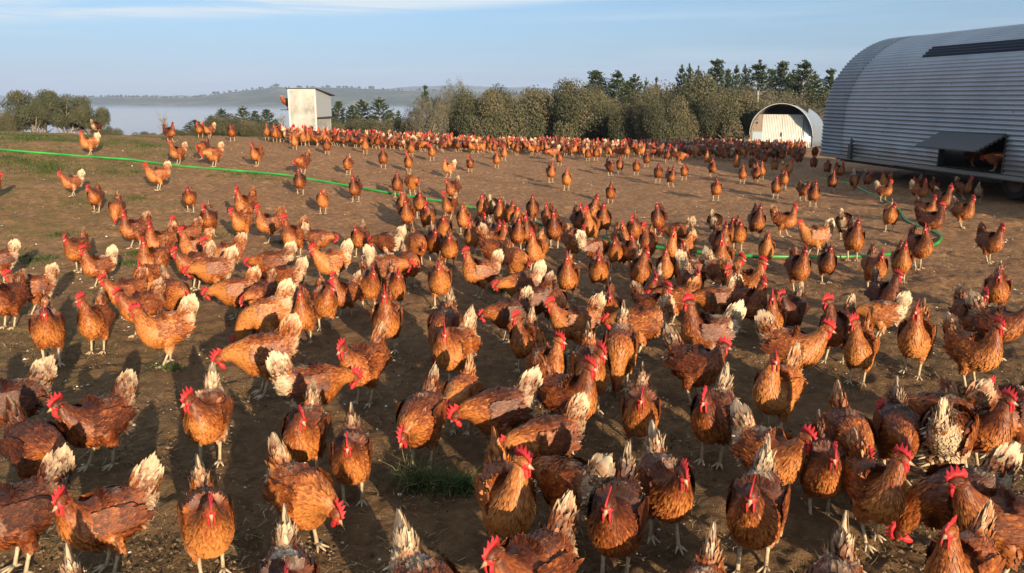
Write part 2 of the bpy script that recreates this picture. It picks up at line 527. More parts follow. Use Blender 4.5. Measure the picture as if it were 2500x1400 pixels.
def make_hen(pose='a', turn=0, stance=0, seed=0, low=False):
    """returns dict of Geo; local frame: faces +x, feet on z=0"""
    r = np.random.default_rng(seed + 100)
    out = {}
    body = Geo()
    neck = list(NECKS[pose])
    tor = [[s[0], s[1], s[2], s[3] * .94] for s in TORSO]
    if pose == 'p':                         # tip the trunk forward
        for s in tor:
            s[1] += -(s[0]) * .22 - .004
    ty = math.sin(R(turn))
    st = [(s[0], 0, s[1], s[2], s[3]) for s in tor]
    for k, s in enumerate(neck):
        st.append((s[0] - abs(ty) * .010 * k, ty * .011 * k, s[1], s[2], s[3]))
    hd = np.array(st[-1][:3])
    yaw = R(turn); pt = R(HEADDIR[pose])
    hf = np.array([math.cos(pt) * math.cos(yaw), math.cos(pt) * math.sin(yaw), math.sin(pt)])   # where the beak points
    hs = unit(np.cross(np.array([0, 0, 1.]), hf)); hu = np.cross(hf, hs)
    HM = np.eye(4); HM[:3, 0] = hf; HM[:3, 1] = hs; HM[:3, 2] = hu; HM[:3, 3] = hd + hf * .006 + hu * .004
    cf = lambda V: np.stack([pale_at(V) * .9, var_at(V), np.full(len(V), .55)], 1)
    nr = 14 if low else 34; seg = 8 if low else 18
    P, h, wd, T, S, U = loft(body, st, seg, nr, cf)
    # head
    ellipsoid(body, (0.004, 0, 0.002), (.026, .0195, .0215), 0, 8 if low else 12, 6 if low else 8, HM, (0.05, .45, .6))
    ellipsoid(body, (.014, 0, -.001), (.0185, .0183, .0155), 1, 8, 6, HM)      # bare red face
    if not low:
        for sgn in (1, -1):
            ellipsoid(body, (.011, sgn * .0178, .004), (.0042, .0022, .0042), 4, 6, 4, HM)
            ellipsoid(body, (-.004, sgn * .018, -.006), (.005, .003, .007), 1, 6, 4, HM)
    if not low:                                            # short feathers over the skull
        n = 130
        dd = unit(r.normal(0, 1, (n, 3))); dd = dd[(dd[:, 0] < .35)]
        n = len(dd)
        Bh = dd * np.array([.026, .0195, .0215]) + np.array([.004, 0, .002])
        Dh = np.tile([-1., 0, -.25], (n, 1)) + r.normal(0, .1, (n, 3))
        feathers(body, Bh @ HM[:3, :3].T + HM[:3, 3], Dh @ HM[:3, :3].T, dd @ HM[:3, :3].T, r.uniform(.009, .014, n), .0028, np.full(n, .05), r.uniform(.35, .6, n), .22, .15)
    # legs: thigh inside the body's feathers, shank, toes
    for sgn in (1, -1):
        fx = (0, .035 * sgn, -.03 * sgn)[stance]
        y0 = .040 * sgn
        hock = (-.018 + fx * .5, y0 * .95, .088); foot = (.006 + fx, y0 * .9, .010)
        tube(body, [(.0, y0, .17), (-.004 + fx * .25, y0, .135), (-.014 + fx * .45, y0 * .97, .105), hock], [.040, .035, .022, .010], 6 if low else 10, 0,
             np.array([[.35, .72, .6]] * 4))
        tube(body, [hock, (np.array(hock) + np.array(foot)) / 2, foot], [.0085, .0062, .0072], 5 if low else 7, 2)
        if low:
            tube(body, [foot, (foot[0] + .04, foot[1], .004)], [.007, .003], 4, 2)
        else:
            for ang, ln in ((0, .048), (32, .042), (-32, .042), (180, .024)):
                d = np.array([math.cos(R(ang)), math.sin(R(ang)), 0])
                f0 = np.array(foot)
                tube(body, [f0 + (0, 0, .002), f0 + d * ln * .5 + (0, 0, -.001), f0 + d * ln + (0, 0, -.0065)], [.0062, .0048, .0022], 5, 2)
            # thigh feathers
            n = 70
            a = r.uniform(0, 2 * np.pi, n); k = r.uniform(0, .85, n)
            top = np.array([0, y0, .165]); bot = np.array(hock)
            rad = .040 * (1 - k) + .013 * k
            Nn = np.stack([np.cos(a), np.sin(a), np.zeros(n)], 1)
            B = top + (bot - top) * k[:, None] + Nn * rad[:, None]
            D = np.tile(unit(bot - top), (n, 1)) + Nn * .05
            feathers(body, B, D, Nn, r.uniform(.022, .034, n), r.uniform(.006, .010, n), np.full(n, .45), r.uniform(.5, .9, n), .12, .12)
    # contour feathers, laid tail-ward in rows
    def strew(n, u0, u1, L, W, lift, keep=None, jit=.12, curl=.22, palek=1.0, dv=0, down=.12):
        u = r.uniform(u0, u1, n) * (nr - 1); a = r.uniform(0, 2 * np.pi, n)
        def surf(u, a):
            u = np.clip(u, 0, nr - 1.001)
            i = u.astype(int); f = (u - i)[:, None]
            lerp = lambda A: A[i] * (1 - f) + A[i + 1] * f
            return lerp(P) + lerp(wd[:, None]) * np.cos(a)[:, None] * unit(lerp(S)) + lerp(h[:, None]) * np.sin(a)[:, None] * unit(lerp(U))
        B = surf(u, a)
        Du = surf(u + .35, a) - surf(u - .35, a); Da = surf(u, a + .06) - surf(u, a - .06)
        Nn = unit(np.cross(Da, Du))
        c_i = np.clip(u.astype(int), 0, nr - 1)
        flip = np.sign(((B - P[c_i]) * Nn).sum(1, keepdims=True)); Nn = Nn * np.where(flip == 0, 1, flip)
        D = unit(-Du) + r.normal(0, jit, (n, 3)) + np.array([0, 0, -down])
        D = D - (D * Nn).sum(1, keepdims=True) * Nn
        B = B - Nn * .0012
        pl = pale_at(B) * palek
        v = var_at(B) + dv + r.normal(0, .15, n)
        feathers(body, B, D, Nn, L * r.uniform(.8, 1.2, n), W * r.uniform(.8, 1.2, n), pl + r.normal(0, .05, n), v, lift, curl)
    if low:
        strew(60, .05, .75, .05, .02, .2)
    else:
        strew(420, .01, .26, .036, .0052, .20, jit=.24, curl=.08)        # saddle and rump
        strew(1750, .12, .70, .027, .0060, .30, jit=.15, curl=.12)       # breast, flanks, back
        strew(420, .04, .36, .030, .0040, .26, jit=.32, curl=.04)        # loose fluff behind
        strew(1000, .58, .99, .026, .0032, .24, jit=.10, palek=.3, dv=.06, curl=.10)  # hackle
    out['body'] = body
    # tail: tent of broad feathers
    tail = Geo()
    z0 = tor[0][1]
    tt = r.uniform(0, 1)
    e0 = R(58 + 14 * tt)                                   # how steeply this tail is cocked
    ax = np.array([-math.cos(e0), 0, math.sin(e0)]); root = np.array([-.118, 0, z0 - .035]); TL = .128
    # core wedge the feathers lie on
    cs = []
    for k_, (q_, hh2, ww2) in enumerate(((0, .050, .034), (.3, .044, .024), (.6, .033, .013), (.85, .020, .006), (1.0, .006, .002))):
        c0 = root + ax * TL * q_
        cs.append((c0[0], 0, c0[2], hh2, ww2))
    cst = np.array(cs)
    Pt = cst[:, :3]; Tt = unit(np.gradient(Pt, axis=0)); St = np.tile([0, 1., 0], (5, 1)); Ut = np.cross(Tt, St)
    sg = 8; a_ = np.arange(sg) * 2 * np.pi / sg
    V = Pt[:, None] + cst[:, 4][:, None, None] * np.cos(a_)[None, :, None] * St[:, None] + cst[:, 3][:, None, None] * np.sin(a_)[None, :, None] * Ut[:, None]
    i_ = np.arange(4)[:, None] * sg; j_ = np.arange(sg)[None]
    q4 = np.stack([i_ + j_, i_ + (j_ + 1) % sg, i_ + sg + (j_ + 1) % sg, i_ + sg + j_], -1).reshape(-1, 4)
    pc = np.repeat(np.array([.30, .42, .65, 1.1, 1.5]), sg)
    tail.add(V.reshape(-1, 3), [q4, np.array([[4 * sg + k for k in range(sg)]])], 0, np.stack([pc, pc * 0 + .5, pc * 0 + .7], 1))
    n = 6 if low else 26
    k = r.uniform(-1, 1, n); k[:2] = (-1, 1)
    sd = np.where(np.arange(n) % 2 == 0, 1, -1)
    up_ = np.cross(ax, [0, 1., 0]); up_ = up_ if up_[0] > 0 else -up_        # towards the back of the hen
    off_ = np.abs(k)
    D = ax[None] + up_[None] * (k * .10 + .02)[:, None] + np.stack([np.zeros(n), -sd * (.10 + .04 * (1 - off_)), np.zeros(n)], 1)
    B = root[None] + up_[None] * (k * .034)[:, None] + np.stack([np.zeros(n), sd * .024 * (1 - off_ * .4), np.zeros(n)], 1)
    Nn = np.stack([np.zeros(n), sd * 1.0, np.full(n, .05)], 1)
    feathers(tail, B, D, Nn, (.094 + .042 * (1 - off_) + r.normal(0, .005, n)), .0120, np.clip(.60 + .14 * r.normal(0, 1, n), .2, 1.0), .5 + r.normal(0, .2, n), .02, .03, 0, 1.15)
    if not low:
        n = 170                                            # coverts climbing the tail root
        kk = r.uniform(0, .50, n); a2 = r.uniform(0, 2 * np.pi, n)
        hh3 = np.interp(kk, [0, .3, .6], [.050, .044, .033]); ww3 = np.interp(kk, [0, .3, .6], [.036, .026, .015])
        B = root[None] + ax[None] * (TL * (kk - .12))[:, None] + up_[None] * (np.sin(a2) * hh3)[:, None]; B[:, 1] += np.cos(a2) * ww3
        Nn = up_[None] * (np.sin(a2) / hh3)[:, None]; Nn[:, 1] += np.cos(a2) / ww3
        D = np.tile(ax, (n, 1)) + r.normal(0, .16, (n, 3))
        feathers(tail, B, D, Nn, r.uniform(.028, .046, n), .0062, .40 + .9 * kk + r.normal(0, .10, n), .5 + r.normal(0, .2, n), .16, .12)
        n = 150                                            # vent fluff
        a = r.uniform(-1.3, 1.3, n); zz = r.uniform(.145, .245, n)
        D = np.stack([-np.cos(a) * .7, np.sin(a) * .5, -.55 + r.normal(0, .2, n)], 1)
        B = np.stack([-.078 - (zz - .15) * .42 - .018 * np.cos(a), np.sin(a) * .045, zz], 1)
        Nn = np.stack([-np.cos(a), np.sin(a), np.full(n, .3)], 1)
        feathers(tail, B, D, Nn, r.uniform(.022, .036, n), .0055, .80 + r.normal(0, .14, n), .6 + r.normal(0, .15, n), .22, .1)
    out['tail'] = tail
    # wings
    for key, sgn in (('wing_a', 1), ('wing_b', -1)):
        wg = Geo()
        tip = (-.150 if pose != 'p' else -.145)
        dz = (.0 if pose != 'p' else .015)
        ellipsoid(wg, (-.026, sgn * .066, .220 + dz), (.074, .012, .044), 0, 10, 8, None, (.12, .30, .5))
        if not low:
            for row, (n, xa, xb, za, zb, L, W) in enumerate(((12, .000, -.070, .185, .215, .075, .0085), (46, .030, -.065, .185, .240, .042, .0075), (90, .050, -.045, .183, .262, .030, .0068), (110, .062, -.005, .188, .266, .023, .0055))):
                kx = r.uniform(0, 1, n); kz = r.uniform(0, 1, n)
                B = np.stack([xa + (xb - xa) * kx, np.full(n, sgn * (.088 - row * .0005)), za + (zb - za) * kz + dz], 1)
                B[:, 1] = sgn * (.066 + .017 * np.sqrt(np.clip(1 - ((B[:, 0] + .022) / .1) ** 2 * .8 - ((B[:, 2] - .222 - dz) / .055) ** 2 * .7, 0.02, 1)))
                D = np.stack([np.full(n, -1.), np.full(n, -sgn * .10), -.04 + r.normal(0, .10, n) + (row == 0) * .08], 1)
                Nn = np.stack([np.full(n, -.05), np.full(n, sgn * 1.), np.full(n, .2)], 1)
                feathers(wg, B, D, Nn, L * r.uniform(.85, 1.15, n), W, np.full(n, .12 + .16 * (row == 0)) + r.normal(0, .05, n), .34 + .05 * row + r.normal(0, .16, n), .12 + .06 * row, .10)
        out[key] = wg
    # comb: five-pointed blade, leaning a little
    comb = Geo()
    flop = r.uniform(-.5, .5)
    base = [(-.024, .017), (-.010, .022), (.004, .023), (.018, .019), (.028, .010)]
    spik = [(-.030, .030), (-.022, .050), (-.012, .036), (-.006, .062), (.003, .038), (.011, .060), (.017, .034), (.026, .049), (.029, .027), (.037, .030), (.033, .010)]
    if low:
        spik = [(-.024, .045), (0, .058), (.02, .048), (.034, .02)]
        base = [(-.024, .015), (.030, .010)]
    poly = [(-.026, .016)] + spik + base[::-1][:-1]
    A = []
    for sgn in (1, -1):
        for (x, z) in poly:
            hgt = max(z - .018, 0)
            A.append((x, sgn * (.0022 if low else .0016 + .0012 * (z < .025)) + flop * hgt * hgt * 12, z * .98))
    n = len(poly)
    A = np.array(A) @ HM[:3, :3].T + HM[:3, 3]
    top = spik; f = []
    # fan between spikes and base line
    f.append(list(range(n))); f.append([n + k for k in range(n)][::-1])
    for k in range(n): f.append([k, n + k, n + (k + 1) % n, (k + 1) % n])
    comb.add(A, f, 0)
    out['comb'] = comb
    for key, sgn in (('wattle_a', 1), ('wattle_b', -1)):
        wt = Geo()
        ellipsoid(wt, (.019, sgn * .0090, -.027), (.0115, .0036, .0195), 0, 7, 6, HM)
        out[key] = wt
    bk = Geo()
    V = np.array([(.026, .007, .003), (.026, -.007, .003), (.026, 0, .010), (.051, 0, -.004), (.027, .006, -.005), (.027, -.006, -.005), (.045, 0, -.006)]) @ HM[:3, :3].T + HM[:3, 3]
    bk.add(V, [[0, 2, 3], [2, 1, 3], [1, 0, 3], [4, 6, 5], [4, 0, 6], [0, 1, 6], [1, 5, 6]], 0)
    out['beak'] = bk
    return out

PART = [('tail', 'tail', 0), ('wing_a', 'wing', 0), ('wing_b', 'wing', 0), ('comb', 'comb', 1), ('wattle_a', 'wattle', 1), ('wattle_b', 'wattle', 1), ('beak', 'beak', 3)]
MATS = [M_plume, M_red, M_leg, M_horn, M_eye]
LIB = {}
VARIANTS = {}
def lib(pose, turn, stance, v=0):
    key = (pose, turn, stance, v)
    if key not in LIB:
        G = make_hen(pose, turn, stance, seed=hash((ord(pose), turn, stance, v)) % 9999)
        d = {'body': G['body'].mesh('hen_body', MATS)}
        for k, nm, mi in PART:
            d[k] = G[k].mesh('hen_' + nm, [MATS[mi]])
        full = Geo(); full.merge(G['body'])
        for k, nm, mi in PART: full.merge(G[k], matoff=mi)
        d['full'] = full.mesh('hen_whole', MATS)
        LIB[key] = d
    return LIB[key]

# ------------------------------------------------------------------ ground sheet
def build_ground():
    # polar sheet: fine where hens stand, reaching past the hills
    rr = np.concatenate([np.arange(.35, 1.4, .08), np.geomspace(1.4, 30, 560), np.geomspace(30.5, 9000, 90)])
    a_front = np.linspace(R(-42), R(42), 520)
    a_back = np.linspace(R(42), R(318), 90)[1:-1]
    aa = np.concatenate([a_front, a_back])
    RR, AA = np.meshgrid(rr, aa, indexing='ij')
    X = RR * np.sin(AA); Y = RR * np.cos(AA)
    Z = ground_z(X, Y)
    # clods, scratch holes: sum of value-noise octaves
    def vn(X, Y, s, seed):
        g = np.random.default_rng(seed).normal(0, 1, (256, 256))
        x = X * s; y = Y * s
        xi = np.floor(x).astype(int); yi = np.floor(y).astype(int)
        fx = x - xi; fy = y - yi
        fx = fx * fx * (3 - 2 * fx); fy = fy * fy * (3 - 2 * fy)
        a = g[xi & 255, yi & 255]; b_ = g[(xi + 1) & 255, yi & 255]; c_ = g[xi & 255, (yi + 1) & 255]; d_ = g[(xi + 1) & 255, (yi + 1) & 255]
        return (a * (1 - fx) + b_ * fx) * (1 - fy) + (c_ * (1 - fx) + d_ * fx) * fy
    fade = smooth(34, 20, RR) if False else np.clip((34 - RR) / 12, 0, 1)
    amp = .008 * vn(X, Y, 2.2, 1) + .0085 * vn(X, Y, 6.5, 2) + .0060 * vn(X, Y, 15, 3) * np.clip((24 - RR) / 10, 0, 1) + .0040 * vn(X, Y, 34, 4) * np.clip((13 - RR) / 6, 0, 1)
    Z = Z + amp * fade + .010 * vn(X, Y, .8, 5) * np.clip((RR - 9) / 6, 0, 1) * np.clip((60 - RR) / 20, 0, 1)
    n, m = RR.shape
    V = np.stack([X, Y, Z], -1).reshape(-1, 3)
    i = np.arange(n - 1)[:, None] * m; j = np.arange(m)[None]
    q = np.stack([i + j, i + m + j, i + m + (j + 1) % m, i + (j + 1) % m], -1).reshape(-1, 4)
    g = Geo()
    g.add(V, [q[:, ::-1].copy(), np.array([list(range(m))])])
    return g
o = link('ground', build_ground().mesh('ground', [M_soil]))
tag(o, 'brown scratched paddock soil with patches of short grass, falling away beyond its crest', kind='structure')

# ------------------------------------------------------------------ hills, fog, haze
M_hill, t, b = mat('hill_bush', .95, .1)
P = pos(t)
nh = noise(t, .012, 8, .7, P)
t.links.new(ramp(t, nh, [(.38, (.035, .045, .028)), (.52, (.07, .075, .04)), (.66, (.16, .15, .085))]), b.inputs['Base Color'])
def ridge(name, prof, Yr, depth, seed, label):
    px = np.array([p[0] for p in prof], float); py = np.array([p[1] for p in prof], float)
    n = 420
    xs = np.linspace(px[0], px[-1], n)
    r_ = np.random.default_rng(seed)
    ys = np.interp(xs, px, py)
    crest = np.array([at_Y(a, b_, Yr) for a, b_ in zip(xs, ys)])
    bumpy = np.convolve(r_.normal(0, 1, n + 20), np.ones(3) / 3, 'same')[10:-10]
    crest[:, 2] += bumpy * Yr * .0007
    V = []
    rows = [(-.9, -70), (-.5, None, .35), (-.22, None, .75), (-.08, None, .93), (0, None, 1.0), (.15, None, .9), (.6, None, .3), (.9, -70)]
    for rw in rows:
        for k in range(n):
            x, y, z = crest[k]
            base = -70
            hz = base if rw[1] is not None else base + (z - base) * rw[2] + (r_.normal(0, 1) * 1.2 if rw[2] < 1 else 0)
            V.append((x * (1 + rw[0] * depth / Yr), y + rw[0] * depth, hz))
    f = []
    for a in range(len(rows) - 1):
        for k in range(n - 1):
            f.append([a * n + k, a * n + k + 1, (a + 1) * n + k + 1, (a + 1) * n + k])
    g = Geo(); g.add(V, f)
    o = link(name, g.mesh(name, [M_hill]))
    tag(o, label, kind='structure')
    return crest
c1_ = ridge('hills', [(-900, 262), (-300, 262), (0, 250), (90, 241), (170, 236), (240, 239), (300, 240), (380, 238), (455, 241), (500, 236), (560, 226), (620, 219), (680, 213), (740, 216), (800, 215), (870, 216), (950, 220), (1050, 224), (1200, 232), (1600, 238), (2600, 240), (3400, 245)], 2300, 900, 4,
      'long wooded ridge fading blue beyond the foggy valley')
ridge('far_hills', [(-900, 232), (300, 236), (700, 230), (860, 221), (960, 216), (1010, 212), (1100, 209), (1250, 214), (1700, 222), (2600, 228), (3400, 232)], 4300, 1400, 9,
      'faint farther range behind the wooded ridge')

# ridge-top trees far away: a broken fringe nobody could count
M_far, t, b = mat('far_foliage', .95, .05, (.045, .055, .03))
g = Geo(); r_ = np.random.default_rng(3)
for k in range(300):
    i = int(r_.integers(90, 250)); x, y, z = c1_[i]
    x += r_.uniform(-8, 8)
    s = r_.uniform(1.3, 3.2) * (1.5 if r_.random() < .12 else 1)
    nn_ = 22
    d = unit(r_.normal(0, 1, (nn_, 3))) * np.array([1.3, 1.3, .75]) * s * r_.uniform(.3, 1, (nn_, 1))
    ctr = np.array([x, y, z + s * 1.15]) + d
    a = unit(r_.normal(0, 1, (nn_, 3))); b2 = unit(np.cross(a, r_.normal(0, 1, (nn_, 3)))); q = s * .5
    V = np.stack([ctr - a * q - b2 * q, ctr + a * q - b2 * q, ctr + a * q + b2 * q, ctr - a * q + b2 * q], 1)
    g.add(V.reshape(-1, 3), np.arange(nn_ * 4).reshape(-1, 4))
    tube(g, [(x, y, z - 2), (x, y, z + s)], [.25 * s, .15 * s], 4)
tag(link('treeline', g.mesh('treeline', [M_far])), 'tiny trees fringing the top of the misty ridge', kind='stuff')

def volume(name, dens, colour, aniso=.2):
    m = bpy.data.materials.new(name); m.use_nodes = True
    t = m.node_tree
    t.nodes.remove(t.nodes['Principled BSDF'])
    v = N(t, 'ShaderNodeVolumePrincipled')
    v.inputs['Color'].default_value = (*colour, 1)
    v.inputs['Density'].default_value = dens
    v.inputs['Anisotropy'].default_value = aniso
    t.links.new(v.outputs[0], t.nodes['Material Output'].inputs['Volume'])
    m.cycles.homogeneous_volume = True
    return m
HAZE = True
if HAZE:
    g = Geo(); box(g, -9800, 9800, -9800, 9800, -72, 95)
    tag(link('haze', g.mesh('haze', [volume('haze_air', .00021, (.50, .64, .92), 0)], False)), 'thin morning haze over the whole valley', kind='stuff')
# fog lake in the valley: soft-topped bank of volume
nx, ny = 110, 60
fogroot = None
for lev, zb_, dens in ((-27.0, -69, .0070), (-24.0, -69.7, .0022), (-21.0, -69.5, .0009), (-18.0, -68.5, .00035), (-14.0, -68.2, .00012)):
    g = Geo()
    xs = np.linspace(-3200, 3200, nx); ys = np.geomspace(170 + max(lev + 14, 0) * 22, 3900, ny)
    XX, YY = np.meshgrid(xs, ys)
    top = lev + 2.2 * np.sin(XX * .0031 + lev * 1.7) * np.cos(YY * .0023 + lev) + 1.3 * np.sin(XX * .0083 + YY * .0045 + lev * 2.3) + .7 * np.sin(XX * .021 - YY * .009 + lev)
    V = np.concatenate([np.stack([XX, YY, top], -1).reshape(-1, 3), np.stack([XX, YY, np.full_like(XX, zb_)], -1).reshape(-1, 3)])
    f = []
    n0 = nx * ny
    for i in range(ny - 1):
        for j in range(nx - 1):
            a = i * nx + j
            f.append([a, a + 1, a + nx + 1, a + nx]); f.append([n0 + a, n0 + a + nx, n0 + a + nx + 1, n0 + a + 1])
    for j in range(nx - 1):
        f.append([j, n0 + j, n0 + j + 1, j + 1]); a = (ny - 1) * nx + j; f.append([a, a + 1, n0 + a + 1, n0 + a])
    for i in range(ny - 1):
        a = i * nx; f.append([a, a + nx, n0 + a + nx, n0 + a]); a = i * nx + nx - 1; f.append([a, n0 + a, n0 + a + nx, a + nx])
    g.add(V, f)
    o = link('fog' if fogroot is None else 'fog_layer', g.mesh('fog', [volume('fog_air', dens, (.62, .71, .88) if lev < -25 else (.46, .58, .82), 0)], True), fogroot)
    if fogroot is None: fogroot = tag(o, 'pale fog bank filling the valley below the paddock', kind='stuff')
    else: o['kind'] = 'stuff'

# ------------------------------------------------------------------ vegetation
def leafmat(name, dark, mid, light, rough=.75):
    m, t, b = mat(name, rough, .2)
    a = N(t, 'ShaderNodeAttribute'); a.attribute_name = 'fcol'
    s = N(t, 'ShaderNodeSeparateColor'); t.links.new(a.outputs['Color'], s.inputs[0])
    t.links.new(ramp(t, s.outputs[0], [(0, dark), (.5, mid), (1, light)]), b.inputs['Base Color'])
    return m
M_bush = leafmat('scrub_leaf', (.032, .036, .020), (.066, .068, .036), (.135, .105, .060))
M_grey = leafmat('grey_scrub_leaf', (.050, .048, .034), (.095, .088, .060), (.16, .14, .10))
M_pine = leafmat('pine_needle', (.010, .020, .008), (.026, .043, .016), (.060, .078, .026))
M_gum = leafmat('gum_leaf', (.024, .032, .018), (.052, .060, .032), (.10, .088, .050))
M_bark, t, b = mat('bark', .85, .15)
nn = noise(t, 9, 4, .6, objc(t))
t.links.new(ramp(t, nn, [(.3, (.13, .11, .09)), (.7, (.36, .32, .27))]), b.inputs['Base Color'])

def leaves(g, ctr, size, rr_, tone, aspect=.6, out=None):
    n = len(ctr)
    nn_ = rr_.normal(0, 1, (n, 3)) if out is None else unit(out) + rr_.normal(0, .8, (n, 3))
    a = unit(np.cross(nn_, rr_.normal(0, 1, (n, 3)))); b_ = unit(np.cross(a, nn_))
    s = (size * rr_.uniform(.6, 1.3, n))[:, None]
    V = np.stack([ctr - a * s, ctr + b_ * s * aspect, ctr + a * s, ctr - b_ * s * aspect], 1)
    C = np.repeat(np.stack([np.clip(tone, 0, 1), tone * 0, tone * 0], 1), 4, axis=0)
    g.add(V.reshape(-1, 3), np.arange(n * 4).reshape(-1, 4), 0, C)

def crown_bush(seed, n=7000, leaf=.085, lobes=26, spread=1.0, open_=.0):
    """unit crown: about 2 wide, 1 high, sitting on z=0; dense lumps with gaps"""
    r_ = np.random.default_rng(seed)
    g = Geo()
    ang = r_.uniform(0, 2 * np.pi, lobes); rad = np.sqrt(r_.uniform(0, 1, lobes)) * .78
    cz = .22 + r_.uniform(0, 1, lobes) * .58 * (1 - rad ** 2 * .75)
    C = np.stack([rad * np.cos(ang), rad * np.sin(ang) * .9, cz], 1)
    Rl = r_.uniform(.20, .37, lobes)
    k = r_.integers(0, lobes, n)
    d = unit(r_.normal(0, 1, (n, 3))); d[:, 2] = d[:, 2] * .8 + .12
    rr2 = r_.uniform(.25 + open_ * .3, 1, n) ** .5
    p = C[k] + d * (Rl[k] * rr2)[:, None]
    lt = r_.uniform(0, 1, lobes)
    tone = lt[k] * .62 + .38 * r_.uniform(0, 1, n)
    leaves(g, p, leaf * .36, r_, tone, .6, d + (C[k] - np.array([0, 0, .3])) * .5)
    return g, C
def limbs(C, seed, n=11, base_spread=.16, rad=.020, z0=-.06):
    r_ = np.random.default_rng(seed + 50)
    g = Geo()
    sel = r_.permutation(len(C))[:n]
    for i in sel:
        b0 = np.array([r_.normal(0, base_spread), r_.normal(0, base_spread), z0])
        e = C[i] * np.array([1, 1, 1.02])
        mid = b0 * .6 + e * .4 + np.array([r_.normal(0, .05), r_.normal(0, .05), .08])
        P_ = catmull([b0, mid, e], 8)
        tube(g, P_, np.linspace(rad, rad * .35, 8) * r_.uniform(.7, 1.2), 5)
        for _ in range(3):
            j = r_.integers(3, 7); q = P_[j]
            e2 = q + np.array([r_.normal(0, .18), r_.normal(0, .18), r_.uniform(.05, .25)])
            tube(g, [q, (q + e2) / 2 + r_.normal(0, .02, 3), e2], [rad * .45, rad * .3, rad * .12], 4)
    return g
BUSH = []
for s in range(5):
    g, C = crown_bush(20 + s, 34000, .044, 24 + 2 * s)
    BUSH.append((g.mesh('crown', [M_bush]), limbs(C, s).mesh('trunk', [M_bark])))
GREY = []
for s in range(3):
    g, C = crown_bush(60 + s, 20000, .038, 26, open_=.6)
    GREY.append((g.mesh('crown', [M_grey]), limbs(C, 30 + s, 13, .12, .016).mesh('trunk', [M_bark])))
GUM = []
for s in range(3):
    r_ = np.random.default_rng(90 + s)
    g = Geo(); C = []
    for k in range(26):   # flat-topped clumps
        a = r_.uniform(0, 2 * np.pi); rad = math.sqrt(r_.random()) * .82
        C.append((rad * math.cos(a), rad * math.sin(a), .38 + .55 * r_.random() * (1 - rad * rad * .5)))
    C = np.array(C)
    n = 30000; k = r_.integers(0, 26, n)
    d = unit(r_.normal(0, 1, (n, 3))) * np.array([1.25, 1.25, .60])
    Rl = r_.uniform(.17, .30, 26); lt = r_.uniform(.1, .9, 26)
    p = C[k] + d * (Rl[k] * r_.uniform(.1, 1, n) ** .5)[:, None]
    leaves(g, p, .017, r_, lt[k] * .55 + .45 * r_.uniform(0, 1, n), .6, d)
    GUM.append((g.mesh('crown', [M_gum]), limbs(C, 70 + s, 12, .05, .026, -.12).mesh('trunk', [M_bark])))
PINE = []
for s in range(5):
    r_ = np.random.default_rng(120 + s)
    g = Geo(); tr = Geo()
    tube(tr, [(0, 0, -.05), (.01, 0, .5), (0, 0, 1.0)], [.022, .014, .003], 6)
    lv = np.concatenate([[.10], np.cumsum(r_.uniform(.045, .075, 20)) + .10]); lv = lv[lv < .93]
    for z in lv:
        for kb in range(6):
            a = kb * 1.047 + r_.normal(0, .25) + z * 9
            L = (.50 * (1 - z) ** .95 + .02) * r_.uniform(.55, 1.15)
            up = .18 + .75 * z
            d = unit(np.array([math.cos(a), math.sin(a), up]))
            d[2] *= .55
            tube(tr, [(0, 0, z), np.array([0, 0, z]) + d * L * .8], [.006, .002], 4)
            m = int(24 + 170 * L)
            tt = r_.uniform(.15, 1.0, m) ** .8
            p = np.array([0, 0, z]) + d * L * tt[:, None] + r_.normal(0, .011, (m, 3))
            p[:, 2] += .05 * tt ** 2.5 * (L / .3)
            dirs = unit(np.tile(d, (m, 1)) * .6 + r_.normal(0, .42, (m, 3)) + np.array([0, 0, .55]))
            sd_ = unit(np.cross(dirs, r_.normal(0, 1, (m, 3))))
            ln = r_.uniform(.024, .046, m)[:, None] * np.array([1, 1, .55]); wd_ = .0075
            V = np.stack([p, p + dirs * ln * .5 + sd_ * wd_, p + dirs * ln, p + dirs * ln * .5 - sd_ * wd_], 1)
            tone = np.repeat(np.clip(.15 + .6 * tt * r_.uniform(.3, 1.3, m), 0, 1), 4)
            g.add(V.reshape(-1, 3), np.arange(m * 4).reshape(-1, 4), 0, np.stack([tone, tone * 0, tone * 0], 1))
    m = 60; zz = r_.uniform(.9, 1.0, m)                    # leading shoot
    p = np.stack([r_.normal(0, .008, m), r_.normal(0, .008, m), zz - .02], 1)
    dirs = unit(np.stack([r_.normal(0, .5, m), r_.normal(0, .5, m), np.ones(m)], 1)); sd_ = unit(np.cross(dirs, r_.normal(0, 1, (m, 3))))
    V = np.stack([p, p + dirs * .012 + sd_ * .010, p + dirs * .026, p + dirs * .012 - sd_ * .010], 1)
    g.add(V.reshape(-1, 3), np.arange(m * 4).reshape(-1, 4), 0, (.6, 0, 0))
    PINE.append((g.mesh('crown', [M_pine]), tr.mesh('trunk', [M_bark])))

